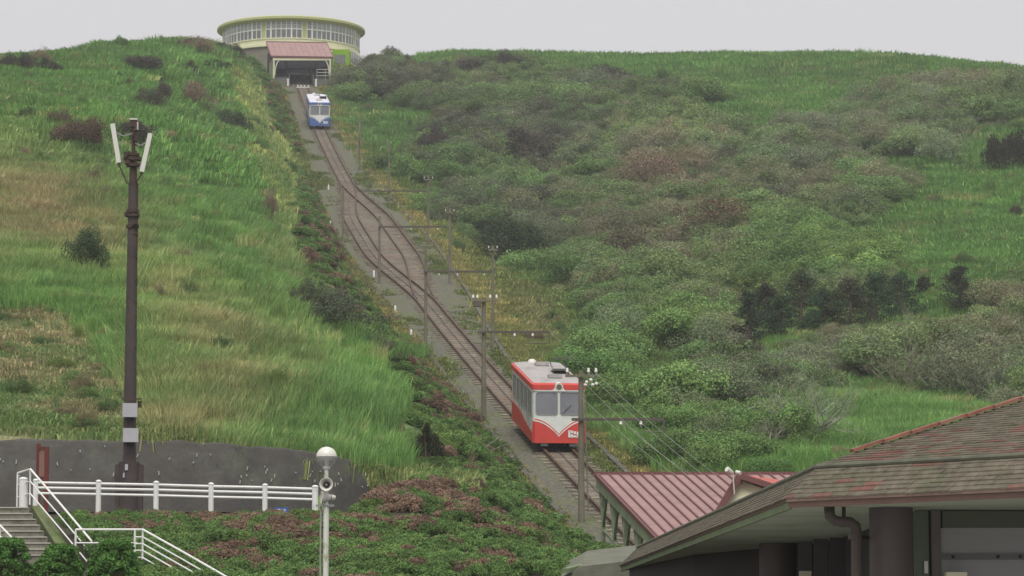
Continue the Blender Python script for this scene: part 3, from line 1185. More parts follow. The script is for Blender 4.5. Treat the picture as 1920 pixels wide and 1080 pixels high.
scatter('azalea_beds', ['mound'], np.stack([X, Y, Z - 0.1], 1), rot_arr(n, 0.1), np.stack([s * 1.05, s * 1.05, s * rng.uniform(0.8, 1.15, n)], 1), rng.integers(0, 4, n), t,
        'low green and reddish brown shrubs massed beside the track and bank', 'shrubs')
print('azalea', n)

# ---- weeds and low scrub standing in the grass of both slopes
parts = []
for y0, y1, dens in ((114, 170, 0.42), (170, 260, 0.22), (260, 430, 0.09)):
    xr = y1 * 0.2
    n = int(dens * 2 * xr * (y1 - y0))
    X, Y, Z, px, py = sample(n, -xr, xr, y0, y1)
    ok = visible_margin(px, 200) & off_track(X, Y, 2.0) & off_station(X, Y, 13) & (Y > np.interp(X, WX, WY) + 1.5) & ~((X > track_x(Y)) & (Y < 150))
    ok &= smooth_noise(X, Y, 5.0, 21) + rng.uniform(-.3, .3, n) > 0.5
    parts.append([a[ok] for a in (X, Y, Z)])
X, Y, Z = [np.concatenate(a) for a in zip(*parts)]
n = len(X)
wp = np.array([(0.15, 0.25, 0.085), (0.12, 0.185, 0.075), (0.24, 0.21, 0.125), (0.22, 0.31, 0.10), (0.30, 0.26, 0.15)])
tw_ = wp[rng.choice(5, n, p=[.34, .26, .14, .16, .10])] * rng.uniform(0.8, 1.2, (n, 1))
s = rng.uniform(0.3, 0.85, n) * (0.8 + 0.5 * np.clip((Y - 110) / 200, 0, 1))
scatter('slope_weeds', ['bush', 'twig', 'mixed'], np.stack([X, Y, Z - 0.05], 1), rot_arr(n, 0.12), np.stack([s, s, s * rng.uniform(0.8, 1.5, n)], 1), rng.integers(0, 11, n), tw_,
        'small weeds and low scrub scattered through the grass', 'weeds')
print('weeds', n)

# ---- thicket over the right hillside
parts = []
for y0, y1, dens in ((140, 200, 0.6), (200, 300, 0.62), (300, 400, 0.56), (400, 480, 0.5)):
    xr = y1 * 0.2
    n = int(dens * (xr + 45) * (y1 - y0))
    X, Y, Z, px, py = sample(n, -45, xr, y0, y1)
    ok = visible_margin(px, 200) & (X > track_x(Y) + bed_right(np.clip(Y, 130, 470)) + 3.0) & off_station(X, Y, 13.5)
    ok &= rng.uniform(size=n) < thicket_w(px, py) * 1.4
    ok &= (py > np.interp(px, [1650, 1750, 1950], [128, 150, 176])) & ~in_poly(px, py, [(1380, 620), (1500, 585), (1850, 560), (1850, 600), (1500, 645), (1400, 672)]) & ~((px < 690) & (py < 176))
    parts.append([a[ok] for a in (X, Y, Z, px, py)])
X, Y, Z, px, py = [np.concatenate(a) for a in zip(*parts)]
n = len(X)
B_DARK = np.array((0.13, 0.135, 0.10))
B_BROWN = np.array((0.26, 0.24, 0.158))
B_GREEN = np.array((0.16, 0.265, 0.09))
B_LIME = np.array((0.22, 0.345, 0.11))
B_GREY = np.array((0.225, 0.25, 0.165))
wts = np.stack([
    blob(px, py, [(690, 150, 80, 60, 1), (900, 130, 120, 40, 1), (880, 270, 100, 60, 1), (1000, 280, 80, 70, 1), (1140, 160, 60, 40, 1), (960, 420, 120, 60, .8), (1110, 470, 80, 50, .7), (1400, 690, 60, 90, .9), (1340, 780, 60, 60, .6)]) + 0.12,  # dark bushes; those in the gully also paint in its shade
    blob(px, py, [(1250, 330, 130, 80, 1), (1180, 430, 120, 90, .9), (1280, 480, 120, 90, .9), (1480, 400, 120, 60, .7), (1800, 170, 120, 50, 1), (1480, 160, 90, 40, .6), (1650, 640, 220, 70, 1), (1850, 650, 130, 80, 1), (1330, 560, 80, 60, .7), (800, 170, 90, 50, .4), (1650, 310, 90, 60, .6)]) + 0.12,
    blob(px, py, [(1250, 800, 150, 70, 1), (1430, 860, 120, 50, 1), (1550, 480, 150, 50, .8), (1450, 540, 120, 50, .7), (1100, 380, 80, 60, .6), (1130, 740, 80, 50, 1), (800, 340, 70, 50, .8), (1050, 560, 90, 50, .6)]) + 0.5,
    blob(px, py, [(1600, 500, 130, 45, .9), (1450, 580, 90, 40, .7), (1300, 650, 50, 60, .8), (700, 200, 40, 40, .3)]) + 0.0,
    blob(px, py, [(1500, 300, 130, 70, .9), (1740, 260, 120, 60, .9), (1560, 700, 160, 60, 1), (1850, 730, 120, 50, 1), (1350, 730, 60, 70, .6), (1080, 330, 100, 60, .4)]) + 0.12], 1)
wts = wts ** 1.6
wts /= wts.sum(1, keepdims=True)
u = rng.uniform(size=n)[:, None]
ty = (u > np.cumsum(wts, 1)).sum(1).clip(0, 4)
pal = np.array([B_DARK, B_BROWN, B_GREEN, B_LIME, B_GREY])
tint = (pal[ty] * 0.56 + (wts @ pal) * 0.44) * (0.8 + 0.4 * smooth_noise(X, Y, 7.0, 12)[:, None]) * rng.uniform(0.85, 1.2, (n, 1)) * (1 + rng.normal(0, 0.03, (n, 3)))
# 0-3 bush, 4-7 twig, 8-10 mixed
idx = np.where(ty == 0, np.where(rng.uniform(size=n) < .6, rng.integers(0, 4, n), rng.integers(8, 11, n)),
      np.where(ty == 1, np.where(rng.uniform(size=n) < .45, rng.integers(4, 8, n), rng.integers(8, 11, n)),
      np.where(ty == 4, np.where(rng.uniform(size=n) < .5, rng.integers(4, 8, n), rng.integers(8, 11, n)), rng.integers(0, 4, n))))
s = (1.1 + 2.3 * rng.uniform(0, 1, n) ** 1.7) * (0.85 + 0.4 * np.clip((Y - 150) / 300, 0, 1))
s = np.where(Y < 175, s * 0.8, s)
s = np.where((py < 160) & (px < 1000), s * 0.7, s)
s = np.where(in_poly(px, py, [(1370, 640), (1500, 600), (1850, 570), (1850, 655), (1700, 672), (1500, 705), (1390, 740)]), s * 0.42, s)
scatter('thicket', ['bush', 'twig', 'mixed'], np.stack([X, Y, Z - 0.15], 1), rot_arr(n, 0.08), np.stack([s * 1.1, s * 1.1, s * rng.uniform(0.75, 1.15, n)], 1), idx, tint,
        'dense mass of brown, grey and green brushwood over the far slope', 'brushwood')
print('thicket', n)


# ------------------------------------------------------------------ single shrubs and trees that stand out
M_BARK = mat('bark', srgb(98, 88, 74), 0.9, 0.3, 4.0, bump=0.4)
M_BARKG = mat('bark_grey', srgb(150, 152, 132), 0.9, 0.25, 4.0)


def shrub(px, py, wpx, hpx, col, label, kind='bush', var=0, name='shrub', group=None, sink=0.1, cat='shrub'):
    """px, py: foot of the shrub in the photo; wpx, hpx: its size there"""
    b = hit(px, py)
    sx = wpx / FPX * b.y / 2 * 1.12
    sz = hpx / FPX * b.y * 1.45
    me = protos[kind][var % len(protos[kind])][1]
    ht = {'bush': 1.25, 'mound': 0.95, 'twig': 1.6, 'mixed': 1.35}[kind]
    t = Thing(name, (b.x, b.y, b.z - sink), label, cat, group)
    o = link('crown', me, t.o)
    o.scale = (sx / 1.0, sx / 1.0, sz / ht)
    o.rotation_euler = (0, 0, random.uniform(0, 6.28))
    o.color = (*col, 1)
    if kind != 'twig':
        tm = MB()
        for q in range(4):
            a = q * 1.6 + random.uniform(-.4, .4)
            tm.tube([(0.05 * math.cos(a), 0.05 * math.sin(a), -0.2), (sx * 0.25 * math.cos(a), sx * 0.25 * math.sin(a), sz * 0.35), (sx * 0.5 * math.cos(a), sx * 0.5 * math.sin(a), sz * 0.62)], 0.05 + 0.01 * sz, 5, r2=0.015)
        t.part('trunk', tm, M_BARK, local=True)
    return t


DK = (0.092, 0.085, 0.068)
DKG = (0.08, 0.115, 0.06)
BRN = (0.15, 0.11, 0.08)
PNK = (0.25, 0.19, 0.14)
for a in (
    (28, 136, 80, 36, DK, 'dark shrub on the skyline at the photo\'s left edge', 'bush', 0),
    (78, 126, 60, 30, PNK, 'brownish bare shrub behind the dark skyline shrub at far left', 'mixed', 0),
    (90, 138, 52, 26, DK, 'small round dark shrub below the left skyline', 'bush', 1),
    (268, 140, 76, 36, DK, 'broad dark shrub high on the hill, above the antenna mast', 'bush', 2),
    (218, 150, 26, 14, DKG, 'tiny green shrub on the open grass left of the hilltop shrubs', 'mound', 2),
    (240, 167, 44, 18, BRN, 'flat reddish brown shrub between two dark hilltop shrubs', 'mound', 0),
    (284, 210, 80, 42, DK, 'wide grey brown shrub midway up the left hill', 'mixed', 1),
    (306, 200, 34, 42, DK, 'upright dark shrub rising behind the wide grey brown shrub', 'bush', 3),
    (362, 212, 92, 56, PNK, 'pinkish grey bare shrub right of the dark shrub pair', 'mixed', 2),
    (355, 148, 40, 30, DK, 'dark shrub touching the flat-topped hill tree', 'bush', 1),
    (436, 258, 64, 58, DKG, 'dense dark green shrub beside the worn path', 'bush', 0),
    (150, 288, 110, 62, BRN, 'large windswept brown shrub left of the antenna panels', 'bush', 2),
    (112, 240, 56, 34, BRN, 'smaller brown shrub joined to the windswept brown shrub', 'mixed', 0),
    (256, 276, 84, 46, DK, 'dark shrub right behind the antenna mast head', 'bush', 3),
    (362, 106, 90, 34, PNK, 'grey brown shrub on the crest left of the round station', 'mixed', 1),
    (345, 93, 40, 20, DK, 'small dark shrub on the crest left of the grey brown one', 'bush', 1),
    (425, 108, 70, 30, DK, 'dark hedge shrub at the foot of the round station, left end', 'bush', 0),
    (470, 104, 60, 32, DK, 'dark hedge shrub against the round station\'s left wall', 'bush', 2),
    (160, 525, 84, 86, DKG, 'leafy green shrub standing alone above the mown patch', 'bush', 3),
    (340, 430, 20, 14, DKG, 'tiny shrub low on the grass left of the worn path', 'mound', 1),
    (640, 640, 190, 92, (0.12, 0.14, 0.095), 'wide grey green willow-like shrub between grass and shrub bed', 'mixed', 2),
    (575, 590, 110, 60, (0.11, 0.125, 0.08), 'grey green bush at the upper end of the willow-like shrub', 'mixed', 0),
    (712, 690, 90, 60, (0.13, 0.13, 0.095), 'thin grey bush at the lower end of the willow-like shrub', 'mixed', 1),
    (640, 826, 44, 56, (0.075, 0.05, 0.035), 'dark reddish bush in the tall grass above the wall end', 'bush', 0),
    (800, 872, 56, 70, (0.045, 0.048, 0.03), 'very dark bush at the lower edge of the tall grass', 'bush', 1),
    (472, 330, 40, 26, BRN, 'brown bush growing in the worn path', 'mound', 1),
    (508, 420, 34, 60, PNK, 'reddish brush at the lower end of the worn path', 'mixed', 0),
    (735, 130, 34, 40, DK, 'small dark tree-like shrub on the skyline right of the round station', 'bush', 2),
    (762, 130, 24, 24, DK, 'little dark shrub on the skyline next to a bright grass crest', 'bush', 3),
    (818, 305, 80, 66, DK, 'ragged dark shrub above the passing loop poles', 'bush', 1),
    (900, 142, 80, 34, DK, 'dark evergreen shrub below the crest, above the dark thicket', 'bush', 0),
    (950, 140, 70, 38, DK, 'taller dark evergreen shrub cutting the right skyline', 'bush', 3),
    (1140, 172, 84, 46, DK, 'isolated round dark shrub just below the right crest', 'bush', 2),
    (1000, 330, 130, 80, DK, 'big dark bush in the upper gully', 'bush', 1),
    (1100, 250, 90, 50, DK, 'dark bush uphill of the upper gully', 'mixed', 1),
    (1555, 252, 66, 36, (0.07, 0.055, 0.04), 'flat dark brown shrub in grass on the right hillside', 'mound', 3),
    (1610, 365, 70, 46, DK, 'dark brown bush in the middle of the right hillside', 'mixed', 2),
    (1886, 326, 92, 84, (0.05, 0.05, 0.036), 'large dense dark shrub near the photo\'s right edge', 'bush', 0),
    (1905, 412, 24, 26, DK, 'tiny dark shrub below the large dense one at right edge', 'bush', 2),
    (950, 500, 150, 80, (0.06, 0.085, 0.042), 'broad dark green bush at the bottom of the gully', 'bush', 3),
    (1230, 380, 170, 90, PNK, 'large pinkish brown leafless bush on the middle slope', 'mixed', 0),
    (1330, 470, 190, 90, (0.16, 0.12, 0.08), 'wide brown leafless bush on the lower middle slope', 'mixed', 1),
    (1180, 520, 150, 90, (0.13, 0.115, 0.08), 'grey brown leafless bush above the grassy gully', 'mixed', 2),
    (1290, 650, 80, 70, (0.15, 0.20, 0.07), 'pale lime green bush at the lower end of the gully', 'bush', 2),
    (1405, 715, 84, 80, DK, 'dark brown bush under the left end of the conifer row', 'mixed', 0),
    (1600, 520, 150, 50, B_LIME, 'rounded light green bush above the conifer row', 'mound', 0),
    (1480, 520, 120, 46, B_GREEN, 'rounded mid green bush left of the light green one', 'mound', 1),
    (1420, 570, 120, 46, (0.11, 0.15, 0.05), 'rounded green bush uphill of the conifer row\'s left end', 'mound', 2),
    (1540, 565, 110, 40, (0.12, 0.17, 0.055), 'low light green bush directly behind the conifer row', 'mound', 3),
):
    shrub(*a)

# flat-topped hill tree
b = hit(398, 152)
t = Thing('hill_tree', b, 'small wind-shaped tree with a bare bent trunk near the worn path', 'tree')
k = b.y / FPX
tm = MB()
tm.tube([(0, 0, -0.2), (0.35, 0, 16 * k), (0.9, 0, 30 * k)], 0.14, 6, r2=0.06)
tm.tube([(0.2, 0, 10 * k), (-0.9, 0.2, 26 * k)], 0.08, 5, r2=0.04)
t.part('trunk', tm, M_BARK, local=True)
L = [(x * k, PR.uniform(-0.8, 0.8), (30 - 0.012 * x * x * 0.5 + PR.uniform(-4, 4)) * k, 9 * k) for x in range(-32, 38, 7)]
o = link('crown', raw_mesh('crown', *leaf_cloud(PR, 900, L, 0.16), LEAF_O), t.o)
o.color = (0.06, 0.085, 0.042, 1)

# row of conifers on the right hillside
cones = [(1404, 655, 62, 92), (1432, 622, 70, 74), (1466, 640, 70, 70), (1500, 618, 90, 92), (1545, 634, 86, 76), (1592, 628, 96, 86), (1640, 618, 92, 88), (1690, 604, 84, 74), (1800, 590, 86, 74), (1735, 566, 46, 40)]
cl = ['first conifer of the row, lowest and farthest from the right edge', 'second conifer of the row, counted from the gully', 'third conifer of the row, low and broad', 'tallest pointed conifer in the left half of the row',
      'fifth conifer of the row, in its middle', 'sixth conifer of the row, broad and dark', 'seventh conifer of the row, with a ragged top', 'last conifer at the right end of the dark row',
      'lone dark spiky conifer standing apart right of the row', 'small brownish conifer between the row and the lone conifer']
for i, (px, py, w, h) in enumerate(cones):
    b = hit(px, py)
    t = Thing('conifer', b - Vector((0, 0, 0.2)), cl[i], 'tree', 'dark conifers on the far slope')
    hh, rr = h / FPX * b.y * 1.22, w / FPX * b.y / 2 * 1.1
    lc, wd = pine_data(PR, hh, rr * 1.15, 34, 0.13, 130)
    t.part('trunk', wd, M_BARK, local=True)
    o = link('crown', raw_mesh('crown', *lc, LEAF_O), t.o)
    o.color = (0.066 * PR.uniform(.85, 1.2), 0.092 * PR.uniform(.85, 1.2), 0.055, 1)

# bare trees below the row
for px, py, h, sp, col, lab in ((1500, 842, 165, 1.25, (0.27, 0.285, 0.22), 'pale grey leafless tree fanning out above the red roof'), (1440, 850, 90, 0.5, (0.24, 0.24, 0.18), 'smaller leafless tree left of the pale fanning tree'),
                                (1850, 770, 110, 0.6, (0.10, 0.105, 0.08), 'dark leafless tree behind the shingled roof ridge'), (1690, 740, 100, 0.6, (0.20, 0.185, 0.13), 'grey brown leafless tree in the brushwood behind the bright grass'),
                                (1570, 700, 90, 0.7, (0.22, 0.20, 0.14), 'thin leafless tree in the brushwood under the conifers'), (1770, 690, 100, 0.7, (0.21, 0.17, 0.115), 'reddish leafless tree under the lone conifer')):
    b = hit(px, py)
    hh = h / FPX * b.y
    t = Thing('bare_tree', b, lab, 'tree', 'leafless trees on the far slope')
    st = MB()
    st.tube([(0, 0, -0.3), (0.1, 0, hh * 0.12), (0.05, 0.05, hh * 0.3)], 0.05 + 0.016 * hh, 7, r2=0.03)
    t.part('trunk', st, M_BARKG if col[0] > 0.2 else M_BARK, local=True)
    d = twig_data(PR, 12, hh * 0.95, sp, 4, 0.009 * hh + 0.01, 3)
    d = (d[0] + np.array((0, 0, hh * 0.06)), d[1], d[2])
    o = link('crown', raw_mesh('crown', *d, TWIG_O), t.o)
    o.color = (*col, 1)

# ------------------------------------------------------------------ paints
M_WHITE = mat('white_paint', srgb(224, 224, 220), 0.5, 0.05, 2.0, col2=srgb(196, 196, 186), c2lo=0.55, c2hi=0.75, c2scale=3)
M_CARWHITE = mat('car_white', srgb(215, 218, 212), 0.35, 0.05, 1.0, spec=0.5, col2=srgb(190, 193, 186), c2lo=0.5, c2hi=0.8, c2scale=1.2)
M_CARRED = mat('car_red', srgb(200, 64, 54), 0.4, 0.08, 1.0, spec=0.5, col2=srgb(178, 60, 52), c2lo=0.5, c2hi=0.75, c2scale=0.9)
M_CARBLUE = mat('car_blue', srgb(66, 96, 152), 0.35, 0.06, 1.0, spec=0.5)
M_CARROOF = mat('car_roof_grey', srgb(164, 159, 156), 0.6, 0.15, 1.3, col2=srgb(136, 132, 128), c2scale=0.9)
M_CARROOFW = mat('car_roof_pale', srgb(205, 203, 208), 0.6, 0.1, 1.3)
M_GLASS = mat('car_glass', srgb(118, 120, 126), 0.08, 0.18, 0.9, spec=0.6)  # grey base colour paints in reflected sky and the cabin behind
M_GLASSD = mat('side_glass', srgb(92, 100, 98), 0.1, 0.15, 1.2, spec=0.6)
M_BLACK = mat('underframe_black', srgb(42, 40, 38), 0.7, 0.2, 3)
M_STEEL = mat('galvanised_steel', srgb(150, 150, 148), 0.5, 0.12, 3, metal=0.4)
M_LAMPG = mat('headlamp_glass', srgb(120, 116, 100), 0.15, 0.1, 3, spec=0.7)
M_PINK = mat('pink_roof_sheet', srgb(154, 123, 119), 0.6, 0.1, 0.8, col2=srgb(140, 112, 108), c2scale=1.1, c2lo=0.45, c2hi=0.7)
M_SEAM = mat('roof_seam_maroon', srgb(112, 76, 74), 0.6, 0.1, 2)
M_GREENP = mat('sage_green_paint', srgb(140, 152, 122), 0.7, 0.15, 2, col2=srgb(116, 120, 96), c2scale=1.5)
M_CREAM = mat('cream_wall', srgb(214, 212, 178), 0.75, 0.08, 1.0)
M_OLIVE = mat('khaki_rim', srgb(176, 178, 122), 0.7, 0.08, 0.8)
M_LIME = mat('lime_wall', srgb(126, 168, 32), 0.7, 0.06, 0.8)
M_PANE = mat('station_pane', srgb(150, 152, 150), 0.12, 0.3, 0.5, spec=0.6)
M_PANED = mat('station_pane_dark', srgb(112, 114, 112), 0.12, 0.3, 0.5, spec=0.6)
M_INT = mat('station_interior', srgb(46, 44, 50), 0.8, 0.3, 0.8)  # near-black colour standing in for shade inside the station
M_POLE = mat('pole_concrete', srgb(118, 113, 98), 0.85, 0.18, 2.0, col2=srgb(94, 92, 72), c2scale=1.0)
M_INSUL = mat('insulator_white', srgb(212, 211, 202), 0.3, 0.03, 3, spec=0.5)
M_ARM = mat('arm_steel', srgb(92, 86, 80), 0.6, 0.15, 3, metal=0.3)
M_WIRE = mat('wire', srgb(150, 150, 140), 0.5, 0.05, 3, metal=0.3)


# ------------------------------------------------------------------ cable cars
def cable_car(name, px_front, Y0, label, paint, roofmat, emblem_side):
    slope = float(track_z(Y0 + 9) - track_z(Y0)) / 9.0 * 1.02
    base = Vector((track_x(Y0), Y0, float(track_z(Y0)) + 0.1))
    if Y0 > LOOP0 and Y0 < LOOP1:
        pass
    t = Thing(name, base, label, 'cable car', 'cable cars on the line', rz=THEAD)
    W, L = 1.31, 9.6
    Z0, ZT = 0.45, 3.26

    def q(x, y, z):
        return (x, y, z + y * slope)
    # footprint with rounded corners
    foot = []
    rc = 0.22
    for cx, cy, a0 in ((-W + rc, rc, math.pi), (W - rc, rc, 1.5 * math.pi), (W - rc, L - rc, 0), (-W + rc, L - rc, 0.5 * math.pi)):
        for k in range(4):
            a = a0 + (math.pi / 2) * k / 3
            foot.append((cx + rc * math.cos(a), cy + rc * math.sin(a)))
    n = len(foot)
    mb = MB()
    vs = [q(x, y, Z0) for x, y in foot] + [q(x, y, ZT) for x, y in foot]
    fs = [(i, (i + 1) % n, n + (i + 1) % n, n + i) for i in range(n)] + [tuple(reversed(range(n)))]
    mb.add(vs, fs)
    body = t.part('body', mb, M_CARWHITE, local=True)
    # roof: cambered, slightly wider, painted edge
    mb = MB()
    ring = lambda g, z: [q(x * (1 + g / W), y + (y - L / 2) / L * 2 * g, z) for x, y in foot]
    mb.add(ring(0.05, ZT - 0.25) + ring(0.05, ZT) + ring(-0.06, ZT + 0.08), [(i + b_, (i + 1) % n + b_, n + (i + 1) % n + b_, n + i + b_) for b_ in (0, n) for i in range(n)])
    t.part('roof_edge', mb, paint, local=True)
    mb = MB()
    mb.add(ring(-0.06, ZT + 0.08) + ring(-0.5, ZT + 0.17), [(i, (i + 1) % n, n + (i + 1) % n, n + i) for i in range(n)] + [tuple(range(n, 2 * n))])
    t.part('roof', mb, roofmat, local=True)
    # thin white line under the roof edge, round the whole car
    mb = MB()
    mb.add(ring(0.035, ZT - 0.32) + ring(0.035, ZT - 0.25), [(i, (i + 1) % n, n + (i + 1) % n, n + i) for i in range(n)])
    t.part('cornice_strip', mb, M_WHITE, local=True)

    # lower paint on the front: a curve from both corners down to the middle
    def vcurve(x):
        s = min(1.0, abs(x) / (W - 0.02))
        return Z0 + 0.34 + 0.76 * (math.sin(s * math.pi / 2)) ** 0.9
    xs = [-(W - 0.10) + 2 * (W - 0.10) * i / 24 for i in range(25)]
    for yy, sgn in ((-0.014, -1), (L + 0.014, 1)):
        mb = MB()
        poly = [q(x, yy, vcurve(x)) for x in xs] + [q(W - 0.1, yy, Z0 - 0.12), q(-(W - 0.1), yy, Z0 - 0.12)]
        mb.prism(poly, (0, -sgn * 0.02, 0))
        t.part('front_skirt' if sgn < 0 else 'rear_skirt', mb, paint, local=True)
        mb = MB()
        for i in range(24):
            x0, x1 = xs[i], xs[i + 1]
            mb.prism([q(x0, yy + sgn * 0.012, vcurve(x0) - 0.13), q(x1, yy + sgn * 0.012, vcurve(x1) - 0.13), q(x1, yy + sgn * 0.012, vcurve(x1) - 0.065), q(x0, yy + sgn * 0.012, vcurve(x0) - 0.065)], (0, -sgn * 0.011, 0))
        t.part('skirt_stripe', mb, M_WHITE, local=True)
    # lower paint on the sides: dips near the end, rises along the car, wraps the corner

    def scurve(y):
        s = abs(y - L / 2) / (L / 2)
        return Z0 + 0.38 + 0.5 * float(smooth(y / L / 0.75)) + (0.6 * (s - 0.95) / 0.05 if s > 0.95 else 0)
    for sx in (-1, 1):
        ysd = [0.06 + (L - 0.12) * i / 40 for i in range(41)]
        mb = MB()
        mb.prism([q(sx * (W + 0.014), y, scurve(y)) for y in ysd] + [q(sx * (W + 0.014), L - 0.06, Z0 - 0.12), q(sx * (W + 0.014), 0.06, Z0 - 0.12)], (-sx * 0.02, 0, 0))
        t.part('side_skirt', mb, paint, local=True)
        for cy0, cy1 in ((-0.014, rc), (L + 0.014, L - rc)):
            mb = MB()
            mb.prism([q(sx * (W - 0.1), cy0, Z0 - 0.12), q(sx * (W + 0.014), cy1 * 0.3 + cy0 * 0.7 + (0.06 if cy0 < 0 else -0.06), Z0 - 0.12), q(sx * (W - 0.1), (cy0 + cy1) / 2, Z0 - 0.12)], (0, 0, 1.08))
            t.part('corner_skirt', mb, paint, local=True)
    # windscreens
    for yy, sgn, nm in ((-0.01, -1, 'windscreen'), (L + 0.01, 1, 'rear_window')):
        for sx in (-1, 1):
            x0, x1 = sx * 0.07, sx * 1.16
            z0, z1 = Z0 + 1.32, Z0 + 2.44
            mb = MB()
            c = 0.09
            xa, xb = min(x0, x1), max(x0, x1)
            poly = [(xa + c, z0), (xb - c, z0), (xb, z0 + c), (xb, z1 - c), (xb - c, z1), (xa + c, z1), (xa, z1 - c), (xa, z0 + c)]
            mb.prism([q(x, yy, z) for x, z in poly], (0, -sgn * 0.02, 0))
            pane = t.part(nm, mb, M_GLASS, local=True)
            mb = MB()
            pts = [q(x, yy + sgn * 0.012, z) for x, z in poly]
            pts.append(pts[0])
            for i in range(8):
                mb.bar(pts[i], pts[i + 1], 0.035, 0.035, up=(0, 1, 0))
            t.part('window_seal', mb, M_STEEL, local=True, parent=pane)
        mb = MB()
        mb.bar(q(0.16 * sgn * -1, yy + sgn * 0.02, Z0 + 1.34), q(0.62 * sgn * -1, yy + sgn * 0.02, Z0 + 1.8), 0.02, 0.02)
        t.part('wiper', mb, M_BLACK, local=True)
    # side windows and doors
    wy0 = 0.55
    for sx in (-1, 1):
        for i in range(5):
            y0 = wy0 + i * 1.74
            y1 = y0 + 1.34
            mb = MB()
            mb.prism([q(sx * (W + 0.01), y0, Z0 + 1.2), q(sx * (W + 0.01), y1, Z0 + 1.2), q(sx * (W + 0.01), y1, Z0 + 2.36), q(sx * (W + 0.01), y0, Z0 + 2.36)], (-sx * 0.02, 0, 0))
            pane = t.part('side_window', mb, M_GLASSD, local=True)
            mb = MB()
            for ya, za, yb, zb in ((y0, 1.2, y1, 1.2), (y1, 1.2, y1, 2.36), (y1, 2.36, y0, 2.36), (y0, 2.36, y0, 1.2), ((y0 + y1) / 2, 1.2, (y0 + y1) / 2, 2.36)):
                mb.bar(q(sx * (W + 0.018), ya, Z0 + za), q(sx * (W + 0.018), yb, Z0 + zb), 0.05, 0.03, up=(1, 0, 0))
            t.part('window_frame', mb, M_STEEL, local=True, parent=pane)
    for sx in (-1, 1):
        for yd in (wy0 + 1.54, wy0 + 5.02):
            mb = MB()
            for dy_ in (0.0, 0.9):
                mb.bar(q(sx * (W + 0.004), yd - 0.45 + dy_ * 0 + (dy_ - 0.45) * 0.0 + (0.42 if dy_ else -0.42) + 0.45, Z0 + 0.1), q(sx * (W + 0.004), yd + (0.42 if dy_ else -0.42), Z0 + 2.5), 0.02, 0.02, up=(1, 0, 0))
            t.part('door_seam', mb, M_BLACK, local=True)
    # headlamp in its white housing above the windscreens
    mb = MB()
    mb.tube([q(0, 0.25, ZT - 0.1), q(0, -0.10, ZT - 0.1)], 0.21, 16)
    mb.prism([q(-0.34, -0.07, ZT - 0.32), q(0.34, -0.07, ZT - 0.32), q(0.12, -0.07, ZT - 0.02), q(-0.12, -0.07, ZT - 0.02)], (0, 0.06, 0))
    hl = t.part('headlamp', mb, M_WHITE, local=True)
    mb = MB()
    mb.tube([q(0, -0.09, ZT - 0.1), q(0, -0.115, ZT - 0.1)], 0.135, 16)
    t.part('lens', mb, M_LAMPG, local=True, parent=hl)
    # emblem plate: white marks low on one side of the front
    mb = MB()
    ex = 0.52 * emblem_side
    for (x, z, w, h) in ((0, 0.0, 0.10, 0.34), (0.13, 0.08, 0.12, 0.1), (0.13, -0.08, 0.12, 0.1), (0.28, 0.05, 0.12, 0.14), (0.28, -0.12, 0.14, 0.08), (0.43, 0.0, 0.11, 0.2), (0.08, 0.13, 0.2, 0.06)):
        mb.box(q(ex + x, -0.036, Z0 + 0.36 + z), (w, 0.012, h))
    mb.box(q(ex + 0.2, -0.0325, Z0 + 0.2), (0.52, 0.012, 0.05))
    t.part('emblem', mb, M_WHITE, local=True)
    # running gear
    mb = MB()
    mb.add([q(-1.1, 0.35, 0.28), q(1.1, 0.35, 0.28), q(1.1, L - 0.35, 0.28), q(-1.1, L - 0.35, 0.28), q(-1.15, 0.35, Z0 + 0.02), q(1.15, 0.35, Z0 + 0.02), q(1.15, L - 0.35, Z0 + 0.02), q(-1.15, L - 0.35, Z0 + 0.02)],
           [(0, 1, 2, 3), (4, 7, 6, 5), (0, 4, 5, 1), (1, 5, 6, 2), (2, 6, 7, 3), (3, 7, 4, 0)])
    t.part('underframe', mb, M_BLACK, local=True)
    for wy in (1.6, 2.9, 6.7, 8.0):
        for sx in (-1, 1):
            mb = MB()
            mb.tube([q(sx * 0.66, wy, 0.33), q(sx * 0.79, wy, 0.33)], 0.33, 16)
            wh = t.part('wheel', mb, M_BLACK, local=True)
            mb = MB()
            mb.tube([q(sx * 0.79, wy, 0.33), q(sx * 0.85, wy, 0.33)], 0.12, 10)
            t.part('hub', mb, M_STEEL, local=True, parent=wh)
    for sx in (-1, 1):
        mb = MB()
        mb.box(q(sx * 0.72, 0.22, 0.27), (0.34, 0.2, 0.26))
        t.part('rail_guard', mb, M_STEEL, local=True)
    mb = MB()
    mb.bar(q(-0.85, 0.18, 0.4), q(0.85, 0.18, 0.4), 0.12, 0.14)
    t.part('buffer_beam', mb, M_BLACK, local=True)
    # roof gear: vent domes, current collector
    for y, r in ((8.6, 0.24),):
        mb = MB()
        mb.lathe([(r, 0), (r * 0.92, r * 0.5), (r * 0.6, r * 0.9), (0, r)], q(-0.35, y, ZT + 0.13), 14)
        t.part('roof_dome', mb, M_INSUL, smooth=True, local=True)
    mb = MB()
    for x in (0.25, 0.95):
        mb.tube([q(x, 3.2, ZT + 0.1), q(x, 5.6, ZT + 0.5), q(x, 3.6, ZT + 0.95)], 0.03, 5)
    mb.tube([q(0.1, 3.6, ZT + 0.95), q(1.15, 3.6, ZT + 0.95)], 0.03, 5)
    mb.box(q(0.6, 4.2, ZT + 0.22), (0.9, 1.9, 0.1))
    t.part('current_collector', mb, mat('collector_grey', srgb(92, 90, 86), 0.6, 0.1, 3), local=True)
    for y in (1.6, 7.2):
        mb = MB()
        mb.box(q(0.0, y, ZT + 0.24), (0.7, 0.55, 0.18))
        t.part('roof_vent', mb, roofmat, local=True)
    return t


